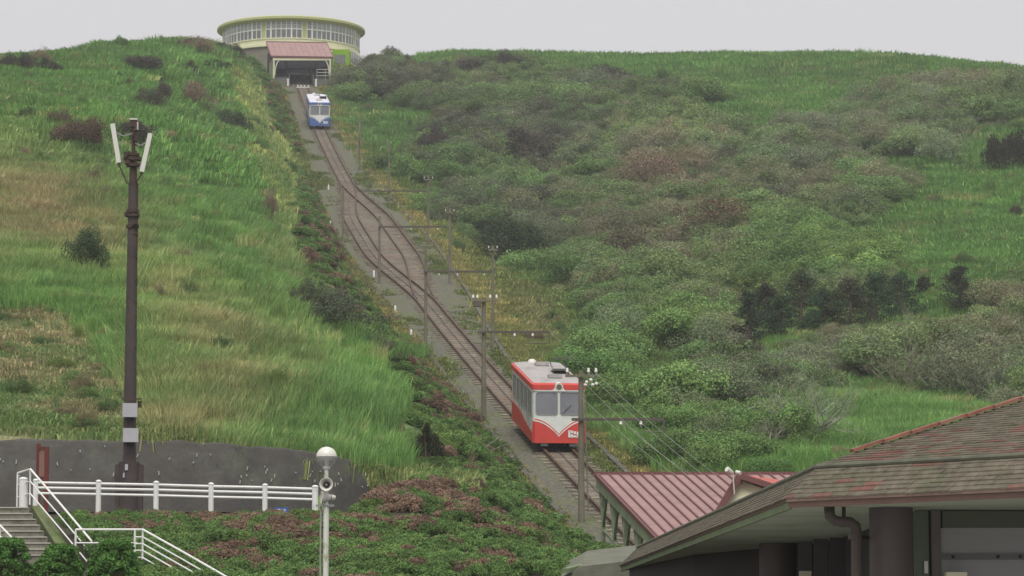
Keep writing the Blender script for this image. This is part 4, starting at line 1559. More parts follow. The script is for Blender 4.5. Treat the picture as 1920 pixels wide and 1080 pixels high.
cable_car('cable_car', 1048, 160.0, 'red and white cable car coming down near the lower station', M_CARRED, M_CARROOF, 1)
cable_car('cable_car', 600, 401.0, 'blue and white cable car just below the summit station', M_CARBLUE, M_CARROOFW, 1)


# ------------------------------------------------------------------ line poles
def pole(px, py, pyt, D, label, arm=None, cross=None, r=0.15, group='poles along the cable railway', drop=True):
    b = P(px, py, D)
    k = D / FPX
    gz = float(tz_at(b.x, b.y))
    H = (py - pyt) * k
    t = Thing('line_pole', (b.x, b.y, min(b.z, gz) - 0.1), label, 'pole', group)
    top = b.z + H
    mb = MB()
    mb.tube([(b.x, b.y, t.base.z - 0.3), (b.x, b.y, top)], r, 10, r2=r * 0.72)
    t.part('post', mb, M_POLE, smooth=False)
    im = MB()
    im.lathe([(0.0, -0.1), (0.035, -0.1), (0.035, 0), (0.085, 0.02), (0.07, 0.07), (0.05, 0.08), (0.065, 0.13), (0.03, 0.19), (0, 0.19)], (0, 0, 0), 10)
    ime = im.mesh('insulator', M_INSUL, smooth=True)
    if cross:
        cy, xl, xr_, ins = cross
        zc = b.z + (py - cy) * k
        mb = MB()
        mb.bar((b.x + xl * k, b.y - r - 0.05, zc), (b.x + xr_ * k, b.y - r - 0.05, zc), 0.1, 0.1)
        t.part('crossarm', mb, M_POLE)
        for x in ins:
            t.share('insulator', ime, (b.x + x * k, b.y - r - 0.05, zc + 0.14), scale=((0.95, 0.95, 1.05) if D < 180 else (0.6, 0.6, 0.7)))
    if arm:
        ay, xl, xr_, ins, dr = arm
        za = b.z + (py - ay) * k
        a0 = Vector((b.x + xl * k, b.y - r - 0.04, za))
        a1 = Vector((b.x + xr_ * k, b.y - r - 0.04, za))
        mb = MB()
        mb.bar(a0, a1, 0.1, 0.12)
        if dr:
            mb.bar(a1, a1 + Vector((0, 0, -dr * k)), 0.07, 0.07)
            mb.tube([a1 + Vector((0, 0, -dr * k)), a1 + Vector((-40 * k, 0, -dr * k * 0.95))], 0.025, 6)
        brace = MB()
        am = t.part('bracket_arm', mb, M_ARM)
        for x in ins:
            t.share('insulator', ime, (b.x + x * k, b.y - r - 0.04, za - 0.24), scale=((1.0, 1.0, 1.0) if D < 180 else (0.6, 0.6, 0.7)))
    return t, top


L1, L1TOP = pole(1090, 972, 694, 137.5, 'tall concrete pole standing in front of the red cable car', arm=(787, -18, 155, (74, 112), 24), cross=(705, -30, 32, (-26, 14, 28)), r=0.15)
# transformer-like cluster of small insulators below the crossarm
b = P(1090, 972, 137.5)
k = 137.5 / FPX
mb = MB()
for i, (x, y) in enumerate(((1100, 717), (1108, 713), (1098, 722), (1111, 722), (1118, 720))):
    p = P(x, y, 137.1)
    mb.lathe([(0, -0.07), (0.075, -0.05), (0.085, 0.02), (0.04, 0.08), (0, 0.08)], p, 8)
L1.part('insulator_cluster', mb, M_INSUL, smooth=True)
mb = MB()
mb.bar(P(1094, 724, 137.1), P(1122, 722, 137.1), 0.05, 0.05)
mb.bar(P(1094, 716, 137.1), P(1112, 713, 137.1), 0.05, 0.05)
L1.part('insulator_bracket', mb, M_ARM)
mb = MB()
mb.tube([P(1097, 740, 137.2), P(1098, 800, 137.2), P(1103, 960, 137.2)], 0.03, 6)
L1.part('conduit', mb, M_POLE)

L2, _ = pole(907, 772, 556, 175.5, 'concrete pole with a crowded crossarm left of the track above the red cable car', arm=(622, -12, 123, (58, 92), 22), cross=(563, -22, 27, (-20, -12, 12, 24)), r=0.145)
mb = MB()
mb.box(P(894, 570, 175.3), (0.45, 0.3, 0.3))
L2.part('terminal_box', mb, M_ARM)
for a in (
    (798, 664, 458, 205.5, 'slim pole left of the track at the lower end of the passing loop', (508, -4, 128, (25, 60, 110), 0)),
    (711, 536, 404, 253, 'slim pole left of the passing loop\'s widest part', (424, -2, 128, (60, 110), 0)),
    (643, 460, 350, 286, 'short slim pole at the left edge of the gravel by the passing loop', None),
    (924, 646, 458, 211, 'slim pole right of the track behind the crowded crossarm pole', None),
    (843, 536, 388, 254, 'slim pole on the straw coloured verge right of the passing loop', None),
    (803, 464, 326, 286, 'slim pole right of the passing loop\'s upper half', None),
    (729, 390, 262, 323, 'slim pole right of the track above the passing loop', (358, -50, 70, (40, 60), 0)),
    (674, 314, 216, 357, 'highest slim pole right of the track, with a slanting brace', None),
):
    t, top = pole(a[0], a[1], a[2], a[3], a[4], arm=a[5], r=0.115, cross=(a[2] + 9, -9, 9, (-8, 8)) if a[0] > 800 else None)
    if a[0] == 674:
        mb = MB()
        mb.tube([P(668, 308, 356), P(675, 230, 357)], 0.08, 6)
        t.part('brace', mb, M_POLE)


def wire(p0, p1, sag, label, group=None, r=0.016, m=M_WIRE):
    p0, p1 = Vector(p0), Vector(p1)
    pts = []
    for i in range(13):
        s_ = i / 12
        p = p0.lerp(p1, s_)
        p.z -= sag * 4 * s_ * (1 - s_)
        pts.append(p - p0)
    mb = MB()
    mb.tube(pts, r, 5)
    o = link('overhead_wire', mb.mesh('overhead_wire', m), None, p0)
    tag(o, label, 'wire', group)


for i, (a, b_) in enumerate((((1118, 700), (1345, 892)), ((1104, 700), (1318, 890)), ((1100, 722), (1290, 892)), ((1090, 745), (1268, 892)), ((1166, 790), (1300, 892)))):
    wire(P(a[0], a[1], 137.1), P(b_[0], b_[1], 116), 0.12, ['uppermost of the thin wires running down to the pink roof', 'second highest of the thin wires down to the pink roof', 'middle one of the thin wires down to the pink roof',
                                                           'lowest thin wire at the pole in front of the red cable car', 'short thin wire from the bracket arm down to the pink roof'][i], 'wires down to the lower station', 0.008)
wire(P(893, 850, 146), P(970, 796, 170.5), 0.0, 'upper of two pale wires slanting from the shrubs to the gravel', 'guy wires', 0.012)
wire(P(918, 846, 149), P(987, 816, 166.0), 0.0, 'lower of two pale wires slanting from the shrubs to the gravel', 'guy wires', 0.010)
for wi, (q0, q1) in enumerate((((923, 464, 211), (843, 394, 254)), ((843, 394, 254), (803, 332, 286)), ((803, 332, 286), (729, 268, 323)), ((729, 268, 323), (674, 222, 357)), ((923, 464, 211), (1104, 700, 137.3)))):
    wire(P(*q0), P(*q1), 0.5, ['thin line wire between the two poles right of the loop\'s lower end', 'thin line wire between the poles right of the loop\'s upper half', 'thin line wire from the loop\'s upper pole to the next one uphill', 'topmost thin line wire, ending at the braced pole',
                                    'thin line wire dropping from the loop to the pole by the red cable car'][wi], 'line wires', 0.005)

# white marker posts at the edge of the gravel
for i, (px, py, D) in enumerate(((771, 640, 216), (741, 604, 232), (701, 533, 258), (616, 372, 336), (619, 470, 300))):
    b = P(px, py, D)
    gz = float(tz_at(b.x, b.y))
    mb = MB()
    mb.box((0, 0, 0.3), (0.14, 0.14, 0.75))
    mb.lathe([(0.1, 0.67), (0.02, 0.76), (0, 0.76)], (0, 0, 0), 4, a0=math.pi / 4, a1=2 * math.pi + math.pi / 4)
    o = link('marker_post', mb.mesh('marker_post', M_WHITE), None, (b.x, b.y, gz - 0.05))
    tag(o, ['short white marker post on the gravel edge below the passing loop', 'second white marker post, uphill of the lowest one', 'white marker post beside the widest part of the loop',
            'white marker post high up beside the drain, above the loop', 'white marker post at the drain left of the loop'][i], 'post', 'white marker posts')

# ------------------------------------------------------------------ round summit station
SCX, SCY = STATION_C.x, STATION_C.y
RW = 10.4
zr = P(546, 30, SCY - 11.2).z            # roof edge
z_w1 = P(546, 38.5, SCY - RW).z
z_w0 = P(546, 71, SCY - RW).z
z_s = P(546, 84, SCY - RW).z
st = Thing('summit_station', (SCX, SCY, z_s - 6), 'round glazed summit station with a wide khaki roof rim', 'station')
mb = MB()
c0 = (SCX, SCY, 0)
mb.lathe([(0, zr + 0.35), (9, zr + 0.3), (11.15, zr + 0.12), (11.3, zr), (11.3, zr - 0.32), (11.1, zr - 0.42), (RW - 0.3, zr - 0.75), (0, zr - 0.75)], c0, 96)
st.part('roof', mb, M_OLIVE)
mb = MB()
mb.lathe([(RW - 0.35, z_w0 - 0.1), (RW - 0.35, z_w1 + 0.6)], c0, 96)
mb.lathe([(6.5, z_w0 - 0.1), (6.5, z_w1 + 0.6)], c0, 48)
st.part('inner_wall', mb, M_INT)
mb = MB()
mb.lathe([(RW - 0.4, z_w1 - 0.05), (RW + 0.06, z_w1 - 0.05), (RW + 0.06, z_w1 + 0.62), (RW - 0.4, z_w1 + 0.62)], c0, 96)
st.part('head_band', mb, M_CREAM)
mb = MB()
mb.lathe([(RW - 0.4, z_w0 + 0.05), (RW + 0.14, z_w0 + 0.05), (RW + 0.14, z_w0 - 0.12), (RW + 0.05, z_w0 - 0.14), (RW + 0.05, z_s + 0.15), (RW + 0.35, z_s + 0.1), (RW + 0.35, z_s - 0.2), (RW - 0.1, z_s - 0.25)], c0, 96)
st.part('sill_band', mb, M_CREAM)
mb = MB()
mb.lathe([(RW + 0.05, z_s - 0.2), (RW + 0.05, z_s - 6.5)], c0, 96)
lw = st.part('lower_wall', mb, mat('lower_wall_grey', srgb(118, 114, 100), 0.85, 0.2, 0.8))
NSEG = 84
da = 2 * math.pi / NSEG
pw = 2 * RW * math.sin(da / 2)
zm = (z_w0 + z_w1) / 2 + 0.06
pm = MB(); pm.box((0, 0, 0), (pw - 0.06, 0.03, z_w1 - zm - 0.05)); pane_hi = pm.mesh('window_pane', M_PANE)
pm = MB(); pm.box((0, 0, 0), (pw - 0.06, 0.03, zm - z_w0 - 0.05)); pane_lo = pm.mesh('window_pane', M_PANED)
pm = MB(); pm.box((0, 0, 0), (0.13, 0.16, z_w1 - z_w0)); mul_me = pm.mesh('mullion', M_WHITE)
pm = MB(); pm.box((0, 0, 0), (0.035, 0.05, z_w1 - zm)); bar_me = pm.mesh('glazing_bar', M_WHITE)
pm = MB(); pm.box((0, 0, 0), (pw - 0.05, 0.1, z_w1 - z_w0)); pil_me = pm.mesh('wall_panel', M_OLIVE)
pm = MB(); pm.box((0, 0, 0), (pw, 0.12, 0.14)); tr_me = pm.mesh('transom', M_WHITE)
pm = MB(); pm.box((0, 0, 0), (pw - 0.1, 0.05, 0.05)); sm_me = pm.mesh('glazing_bar', M_WHITE)
rs_ = random.Random(3)
for i in range(NSEG):
    a = da * i
    # the half towards the slope and both flanks
    if math.sin(a) > 0.35:
        continue
    x, y = SCX + RW * math.cos(a), SCY + RW * math.sin(a)
    am = a + da / 2
    xm, ym = SCX + RW * math.cos(am) * math.cos(da / 2), SCY + RW * math.sin(am) * math.cos(da / 2)
    rz = am + math.pi / 2
    st.share('mullion', mul_me, (x, y, (z_w0 + z_w1) / 2), rot=(0, 0, a + math.pi / 2), scale=(1.7 if i % 4 == 0 else 0.8, 1, 1))
    if i % 21 in (3, 16):
        st.share('wall_panel', pil_me, (xm, ym, (z_w0 + z_w1) / 2), rot=(0, 0, rz))
        continue
    st.share('window_pane', pane_hi, (xm, ym, (zm + z_w1) / 2), rot=(0, 0, rz + rs_.uniform(-.02, .02)))
    st.share('window_pane', pane_lo, (xm, ym, (zm + z_w0) / 2), rot=(0, 0, rz + rs_.uniform(-.02, .02)))
    st.share('transom', tr_me, (xm, ym, zm), rot=(0, 0, rz))
    st.share('glazing_bar', sm_me, (xm, ym, zm + (z_w1 - zm) * 0.5), rot=(0, 0, rz))
# lower storey to the right: lime block with a dark window, terrace slab, glazed corner
zb = P(640, 148, SCY - 9).z
mb = MB()
a0 = R(-95); a1 = R(-8)
mb.lathe([(RW + 0.1, P(620, 90, SCY - 11).z - 0.35), (11.5, P(620, 90, SCY - 11).z - 0.35), (11.5, P(620, 90, SCY - 11).z), (RW + 0.1, P(620, 90, SCY - 11).z)], c0, 30, a0, a1)
st.part('terrace_slab', mb, M_CREAM)
xa, xb, yy = P(622, 100, 462).x, P(655, 100, 462).x, 464.0
zt, zlo = P(640, 92.5, yy).z, P(640, 150, yy).z - 1.5
mb = MB()
mb.box(((xa + xb) / 2, yy + 3, (zt + zlo) / 2), (xb - xa, 6, zt - zlo))
blk = st.part('lime_block', mb, M_LIME)
mb = MB()
mb.box(((xa + xb) / 2 - 0.2, yy - 0.02, P(640, 111, yy).z), ((xb - xa) * 0.62, 0.1, 17 / FPX * yy))
wdo = st.part('block_window', mb, M_PANED, parent=blk)
mb = MB()
mb.box(((xa + xb) / 2, yy - 0.03, P(640, 122.5, yy).z), (xb - xa + 0.1, 0.14, 0.16))
mb.box((xb, yy - 0.03, P(640, 110, yy).z), (0.16, 0.14, 2.2))
st.part('block_trim', mb, mat('moss_trim', srgb(120, 130, 50), 0.8, 0.1, 2), parent=blk)
zg0, zg1 = P(668, 119, 468).z, P(668, 95, 468).z
for i in range(6):
    x0 = P(658 + i * 4.2, 100, 467).x
    y0 = 466.5 + i * 1.1
    mb = MB()
    mb.bar((x0, y0, (zg0 + zg1) / 2 - 0.1 * i), (x0 + 0.34, y0 + 1.05, (zg0 + zg1) / 2 - 0.1 * (i + 1)), 0.06, (zg1 - zg0) * 0.86)
    pn = st.part('corner_pane', mb, M_PANE)
    mb = MB()
    mb.bar((x0, y0 - 0.04, zg0), (x0, y0 - 0.04, zg1), 0.09, 0.09)
    st.part('corner_mullion', mb, M_WHITE, parent=pn)
mb = MB()
mb.prism([(P(656, 120, 466).x, 466, zg0), (P(683, 120, 472).x, 473, zg0 - 0.5), (P(683, 120, 472).x, 479, zg0 - 0.5), (P(656, 120, 466).x, 474, zg0)], (0, 0, -0.35))
st.part('corner_slab', mb, M_CREAM)
mb = MB()
mb.tube([(P(658, 120, 467).x, 467.2, zg0), (P(658, 120, 467).x, 467.2, zg0 - 4)], 0.12, 8)
st.part('corner_post', mb, M_WHITE)

# portal of the summit station over the track
PYF, PYB = 453.0, 472.0
pt = Thing('station_portal', (track_x(PYF), PYF, float(track_z(PYF)) - 1), 'open track shed with a pink sloping roof in front of the round station', 'shed')
fl, fr = P(509, 104.5, PYF), P(624, 106.5, PYF)
bl, br_ = P(500, 78.5, PYF + 10), P(612, 80.5, PYF + 10)
NP = 11
for i in range(NP):
    s0, s1 = i / NP, (i + 1) / NP
    a, b_, c_, d_ = fl.lerp(fr, s0), fl.lerp(fr, s1), bl.lerp(br_, s1), bl.lerp(br_, s0)
    mb = MB()
    mb.prism([a, b_, c_, d_], (0, 0, -0.08))
    pt.part('roof_panel', mb, M_PINK)
    mb = MB()
    mb.bar(a + Vector((0, 0, 0.02)), d_ + Vector((0, 0, 0.02)), 0.05, 0.06)
    pt.part('roof_seam', mb, M_PINK)
mb = MB()
mb.bar(fl + Vector((-0.1, -0.06, -0.12)), fr + Vector((0.1, -0.06, -0.12)), 0.1, 0.26)
mb.bar(fl + Vector((-0.06, 0, -0.1)), bl + Vector((-0.06, 0, -0.1)), 0.1, 0.22)
mb.bar(fr + Vector((0.06, 0, -0.1)), br_ + Vector((0.06, 0, -0.1)), 0.1, 0.22)
pt.part('fascia', mb, M_SEAM)
mb = MB()
mb.bar(bl + Vector((-0.1, 0.05, 0.02)), br_ + Vector((0.1, 0.05, 0.02)), 0.3, 0.16)
pt.part('ridge_cap', mb, M_SEAM)
zbeam = fl.z - 0.5
mb = MB()
mb.bar((fl.x + 0.2, PYF + 0.1, zbeam), (fr.x - 0.2, PYF + 0.1, zbeam), 0.25, 0.34)
pt.part('front_beam', mb, M_CREAM)
M_PORTG = mat('portal_cream_green', srgb(196, 200, 170), 0.7, 0.1, 2)
zgl = P(515, 146, PYF).z
zgr = P(620, 146, PYF).z
for sx, x, zg in ((1, fl.x + 0.35, zgl), (-1, fr.x - 0.35, zgr)):
    mb = MB()
    mb.bar((x, PYF + 0.1, zg - 0.6), (x, PYF + 0.1, zbeam), 0.24, 0.24)
    pt.part('post', mb, M_PORTG)
    mb = MB()
    pts = [Vector((x + sx * (0.15 + 0.75 * (1 - math.cos(k_ / 5 * math.pi / 2))), PYF + 0.1, zbeam - 2.3 + 2.2 * math.sin(k_ / 5 * math.pi / 2))) for k_ in range(6)]
    for i in range(5):
        mb.bar(pts[i], pts[i + 1], 0.14, 0.14, up=(0, 1, 0))
    pt.part('curved_brace', mb, M_PORTG)
# side walls, back wall, platforms, steps either side of the track
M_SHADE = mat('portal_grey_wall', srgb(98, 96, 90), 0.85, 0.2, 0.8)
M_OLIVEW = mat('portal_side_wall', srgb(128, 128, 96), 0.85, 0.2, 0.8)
dirT = TDIR * 15
zc = fl.z - 0.25
wl = Vector((fl.x + 0.3, PYF + 0.3, 0))
mb = MB()
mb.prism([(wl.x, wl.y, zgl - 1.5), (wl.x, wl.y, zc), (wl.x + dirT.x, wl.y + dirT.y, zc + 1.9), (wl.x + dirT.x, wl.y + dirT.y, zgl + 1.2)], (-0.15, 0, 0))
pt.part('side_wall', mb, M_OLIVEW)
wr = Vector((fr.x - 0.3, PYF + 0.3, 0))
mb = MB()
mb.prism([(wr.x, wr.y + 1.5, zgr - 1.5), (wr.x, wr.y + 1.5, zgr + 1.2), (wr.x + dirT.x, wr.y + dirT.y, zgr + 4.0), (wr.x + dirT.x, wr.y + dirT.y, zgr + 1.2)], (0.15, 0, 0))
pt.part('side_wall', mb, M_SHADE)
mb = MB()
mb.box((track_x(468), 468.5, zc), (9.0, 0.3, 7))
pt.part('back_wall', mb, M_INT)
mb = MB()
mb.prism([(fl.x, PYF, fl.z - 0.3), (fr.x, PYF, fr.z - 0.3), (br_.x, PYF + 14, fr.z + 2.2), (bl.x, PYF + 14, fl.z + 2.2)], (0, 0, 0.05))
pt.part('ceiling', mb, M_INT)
for sx in (-1, 1):
    for Y in (PYF + 3.5, PYF + 8.5):
        mb = MB()
        c = Vector((track_x(Y), Y, float(track_z(Y)))) + TRIGHT * (sx * 2.1)
        mb.bar(c, (c.x, c.y, fl.z - 0.2), 0.2, 0.2)
        pt.part('inner_column', mb, M_SHADE)
    mb = MB()
    a_, b_ = Vector((track_x(PYF + 3), PYF + 3, fl.z - 1.3)) + TRIGHT * (sx * 2.1), Vector((track_x(PYF + 13), PYF + 13, fl.z + 0.4)) + TRIGHT * (sx * 1.3)
    mb.bar(a_, b_, 0.14, 0.18)
    pt.part('inner_beam', mb, M_SHADE)
mb = MB()
for Y, h in ((PYF + 3.5, -1.2), (PYF + 8.5, -0.4)):
    mb.bar((track_x(Y) - 3.6, Y, fl.z + h), (track_x(Y) + 3.8, Y, fl.z + h), 0.12, 0.16)
pt.part('cross_beam', mb, M_SHADE)
for sx, w in ((-1, 2.4), (1, 2.6)):
    mb = MB()
    for i in range(14):
        Y = PYF - 0.5 + i * 1.0
        z = float(track_z(Y)) + 0.5
        off = 1.75 + w / 2
        c = Vector((track_x(Y), Y, z - 0.4)) + TRIGHT * (sx * off)
        mb.box(c, (w, 1.0, 1.4 + 0.002 * i), THEAD)
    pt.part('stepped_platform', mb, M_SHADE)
    mb = MB()
    p0 = Vector((track_x(PYF - 0.9), PYF - 0.9, float(track_z(PYF)) + 0.55)) + TRIGHT * (sx * 2.0)
    mb.tube([p0 + Vector((0, 0, -0.9)), p0 + Vector((0, 0, 0.2))], 0.16, 8)
    pt.part('white_stub_post', mb, M_WHITE)
    for q_ in range(2):
        mb = MB()
        p1 = p0 + TRIGHT * (-sx * 0.5) + Vector((0, 2, 0.1))
        pp = [Vector((track_x(Y), Y, float(track_z(Y)) + 0.9 + 0.45 * q_)) + TRIGHT * (sx * 1.72) for Y in (PYF + 0.5, PYF + 5, PYF + 12)]
        mb.tube(pp, 0.05, 6)
        pt.part('platform_rail', mb, M_STEEL)
    mb = MB()
    for Y in np.arange(PYF + 1, PYF + 12, 2.2):
        c = Vector((track_x(Y), Y, float(track_z(Y)))) + TRIGHT * (sx * 1.72)
        mb.tube([c, c + Vector((0, 0, 1.4))], 0.05, 6)
    pt.part('rail_posts', mb, M_STEEL)
mb = MB()
for zz in (0.3, 0.75, 1.2):
    mb.tube([(track_x(PYF) + 2.2, PYF - 0.6, zgr - 0.1 + zz), (fr.x - 0.2, PYF - 0.6, zgr - 0.1 + zz)], 0.05, 6)
for x in (track_x(PYF) + 2.2, track_x(PYF) + 3.4, fr.x - 0.2):
    mb.tube([(x, PYF - 0.6, zgr - 0.6), (x, PYF - 0.6, zgr + 1.15)], 0.05, 6)
pt.part('front_railing', mb, M_STEEL)
# white buffers at the foot of the platform and retaining wall beside it
mb = MB()
Y = 449.0
for i in range(4):
    p = Vector((track_x(Y) - 0.75 + 0.5 * i, Y, float(track_z(Y)) + 0.35))
    mb.lathe([(0, -0.12), (0.12, -0.08), (0.13, 0.08), (0, 0.16)], p, 8)
mb.bar((track_x(Y) - 0.95, Y, float(track_z(Y)) + 0.18), (track_x(Y) + 0.95, Y, float(track_z(Y)) + 0.18), 0.1, 0.12)
pt.part('buffer_stop', mb, M_WHITE)

# ------------------------------------------------------------------ lower station: sloping pink roof over the track
DU = 126.0
u0, u1 = P(1121, 889.5, DU), P(1502, 889.5, DU)
slope_dir = (TDIR * -1.0)
run = 19.0
LZ = []
for p in (u0, u1):
    q_ = p + slope_dir * run
    LZ.append(q_)
# the roof falls towards the camera parallel to the track
low_z = P(1245, 998, (u0 + slope_dir * 14.0).y).z
drop = (u0.z - low_z) / 14.0 * run
d0 = LZ[0] + Vector((0, 0, -drop))
d1 = LZ[1] + Vector((0, 0, -drop))
ls = Thing('lower_station', (u0.x, DU - 6, float(track_z(DU)) - 2.5), 'lower station shed with a pink ribbed metal roof and sage green posts', 'station')
NPL = 19
for i in range(NPL):
    s0, s1 = i / NPL, (i + 1) / NPL
    a, b_, c_, d_ = u0.lerp(u1, s0), u0.lerp(u1, s1), d0.lerp(d1, s1), d0.lerp(d1, s0)
    mb = MB()
    mb.prism([a, b_, c_, d_], (0, 0, -0.07))
    ls.part('roof_panel', mb, M_PINK)
    mb = MB()
    mb.bar(a + Vector((0, 0, 0.02)), d_ + Vector((0, 0, 0.02)), 0.06, 0.09)
    ls.part('roof_seam', mb, M_SEAM)
mb = MB()
mb.bar(u0 + Vector((-0.15, 0.05, 0.03)), u1 + Vector((0.15, 0.05, 0.03)), 0.28, 0.14)
ls.part('ridge_cap', mb, M_SEAM)
mb = MB()
mb.bar(u0 + Vector((-0.07, 0, -0.05)), d0 + Vector((-0.07, 0, -0.05)), 0.1, 0.16)
ls.part('verge_board', mb, M_SEAM)
mb = MB()
mb.bar(u0 + Vector((0.0, 0.1, -0.36)), d0 + Vector((0.0, 0, -0.36)), 0.14, 0.34)
ls.part('eaves_beam', mb, M_GREENP)
mb = MB()
mb.bar(u0 + Vector((0, -0.1, -0.3)), u1 + Vector((0, -0.1, -0.3)), 0.14, 0.34)
ls.part('eaves_beam', mb, M_GREENP)
for i in range(6):
    s_ = 0.06 + i * 0.16
    tp = u0.lerp(d0, s_)
    gz = float(track_z(tp.y)) - 1.0
    mb = MB()
    mb.bar((tp.x + 0.05, tp.y, gz), (tp.x + 0.05, tp.y, tp.z - 0.4), 0.16, 0.16)
    ls.part('post', mb, M_GREENP)
    nb = u0.lerp(d0, s_ + 0.055)
    mb = MB()
    mb.bar((tp.x + 0.05, tp.y, tp.z - 1.9), (nb.x + 0.05, nb.y, nb.z - 0.45), 0.1, 0.1)
    nb = u0.lerp(d0, max(0, s_ - 0.05))
    mb.bar((tp.x + 0.05, tp.y, tp.z - 1.9), (nb.x + 0.05, nb.y, nb.z - 0.45), 0.1, 0.1)
    ls.part('brace', mb, M_GREENP)
mb = MB()
a, c_ = u0.lerp(d0, 0.04), u0.lerp(d0, 0.9)
for h in (-2.0, -2.9):
    mb.bar((a.x + 0.05, a.y, a.z + h), (c_.x + 0.05, c_.y, c_.z + h), 0.08, 0.1)
ls.part('side_rail', mb, M_GREENP)
# platform and dark interior on the far side of the track
mb = MB()
mb.prism([(u0.x + 4.4, DU - 1, u0.z - 4), (u1.x, DU - 1, u0.z - 4), (u1.x + 2, DU - 18, d0.z - 4), (u0.x + 6.3, DU - 18, d0.z - 4)], (0, 0, 1.0))
ls.part('platform', mb, M_CONC)
mb = MB()
mb.prism([(u1.x - 0.2, DU - 0.5, u1.z - 0.5), (u1.x - 0.2, DU - 0.5, u1.z - 5), (d1.x - 0.2, d1.y, d1.z - 4), (d1.x - 0.2, d1.y, d1.z - 0.5)], (0.2, 0, 0))
ls.part('far_wall', mb, M_CREAM)
# cross gable standing in the pink roof
GD = 113.0
gp_, gl_, gr_ = P(1386, 889, GD), P(1346, 957, GD - 0.3), P(1478, 918, GD - 0.5)
back = Vector((2.0, 6.5, 0.15))
mb = MB()
mb.prism([gp_, gr_, gr_ + back, gp_ + back], (0, 0, -0.1))
ls.part('gable_roof', mb, mat('gable_red', srgb(176, 92, 82), 0.6, 0.08, 1.0))
mb = MB()
mb.prism([gp_, gl_, gl_ + back, gp_ + back], (0, 0, -0.1))
ls.part('gable_roof', mb, M_SEAM)
mb = MB()
mb.bar(gp_ + Vector((0, -0.06, -0.06)), gl_ + Vector((0, -0.06, -0.06)), 0.08, 0.24)
mb.bar(gp_ + Vector((0, -0.06, -0.06)), gr_ + Vector((0, -0.06, -0.06)), 0.08, 0.2)
ls.part('gable_bargeboard', mb, M_SEAM)
mb = MB()
dn = Vector((0, 0.35, -0.16))
mb.prism([gp_ + dn, gl_ + dn + Vector((0.16, 0, 0.1)), gl_ + dn + Vector((0.2, 0, -1.0)), gr_ + dn + Vector((0, 0, -1.4)), gr_ + dn + Vector((-.2, 0, -0.05))], (0, 0.1, 0))
gw = ls.part('gable_wall', mb, M_CREAM)
mb = MB()
for s_ in (0.25, 0.5, 0.75):
    p = P(1375 + 70 * s_, 905, GD - 0.1)
    mb.box((p.x, GD + 0.3, p.z - 0.3), (0.05, 0.08, 1.0))
ls.part('gable_batten', mb, M_GREENP, parent=gw)
mb = MB()
p = P(1369, 886, GD - 0.5)
mb.tube([p + Vector((-0.12, -0.05, 0.12)), p + Vector((0.08, 0.1, 0.0))], 0.1, 10, r2=0.06)
mb.tube([p + Vector((0.1, 0.1, 0)), p + Vector((0.16, 0.2, -0.75))], 0.025, 6)
mb.tube([p + Vector((0.22, 0.05, 0.02)), p + Vector((0.36, -0.05, -0.02))], 0.07, 10)
ls.part('floodlight', mb, M_INSUL)

# ------------------------------------------------------------------ rest house, lower right: chamfered hipped roof
M_SOFFIT = mat('soffit_pale_green', srgb(172, 182, 160), 0.8, 0.06, 0.6, col2=srgb(152, 162, 140), c2scale=0.5)
M_FASCIA = mat('fascia_brown', srgb(108, 86, 76), 0.7, 0.12, 2.0)
M_FASCIAG = mat('fascia_mossy', srgb(110, 124, 92), 0.8, 0.2, 1.2)
M_SHING = mat('shingle_weathered', srgb(108, 101, 89), 0.95, 0.35, 5.0, bump=0.5, bscale=60, spec=0.15, col2=srgb(96, 95, 78), c2scale=1.6, c2lo=0.45, c2hi=0.62)
M_SHINGR = mat('shingle_red', srgb(116, 86, 78), 0.95, 0.25, 5.0, bump=0.5, bscale=60, spec=0.15, col2=srgb(112, 98, 86), c2scale=3.0)
M_RIDGER = mat('ridge_red', srgb(138, 92, 79), 0.8, 0.3, 3.0, col2=srgb(128, 104, 92), c2scale=2.5)
M_BROWN = mat('dark_brown_cladding', srgb(84, 74, 73), 0.6, 0.12, 1.5, spec=0.4)
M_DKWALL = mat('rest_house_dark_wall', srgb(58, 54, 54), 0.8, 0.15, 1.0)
M_BLIND = mat('window_blind', srgb(150, 150, 152), 0.5, 0.04, 0.8, spec=0.5)
DC = 44.0
Cn = P(1475, 933, DC)
e1 = Vector((0.69, -0.72, 0)).normalized()
e2 = Vector((-0.034, 1, 0)).normalized()
n1 = Vector((-e1.y, e1.x, 0))
n2 = Vector((e2.y, -e2.x, 0))
h_ = (n1 + n2).normalized()
hi = h_.dot(n1)
rh = Thing('rest_house', (Cn.x + 4, Cn.y + 6, 0), 'low rest house with mossy shingled roof and dark brown round columns', 'building')
T_SK, T_UP = 0.91, 0.315
IN_SK = 0.457
LF, LL = 15.0, 34.0


def roof_pt(face, along, inn, z_off=0.0, tier=0):
    """point on the roof: along the eave from the corner, inn metres inward"""
    z = Cn.z + (inn * T_SK if tier == 0 else IN_SK * T_SK + 0.045 + (inn - IN_SK) * T_UP) + z_off
    k_ = inn / hi
    base_ = Cn + h_ * k_
    p_ = base_ + (e1 if face == 0 else e2) * along
    p_.z = z
    return p_


# roof decks under the shingles
mb = MB()
for face, ln in ((0, LF), (1, LL)):
    mb.add([roof_pt(face, 0, 0), roof_pt(face, ln, 0), roof_pt(face, ln, IN_SK), roof_pt(face, 0, IN_SK)], [(0, 1, 2, 3)])
for face, ln in ((0, LF), (1, LL)):
    mb.add([roof_pt(face, 0, IN_SK - 0.03, 0, 1), roof_pt(face, ln, IN_SK - 0.03, 0, 1), roof_pt(face, ln, 10, 0, 1), roof_pt(face, 0, 10, 0, 1)], [(0, 1, 2, 3)])
deck = rh.part('roof_deck', mb, M_SHING)
rs_ = random.Random(9)
sh_parts = 0


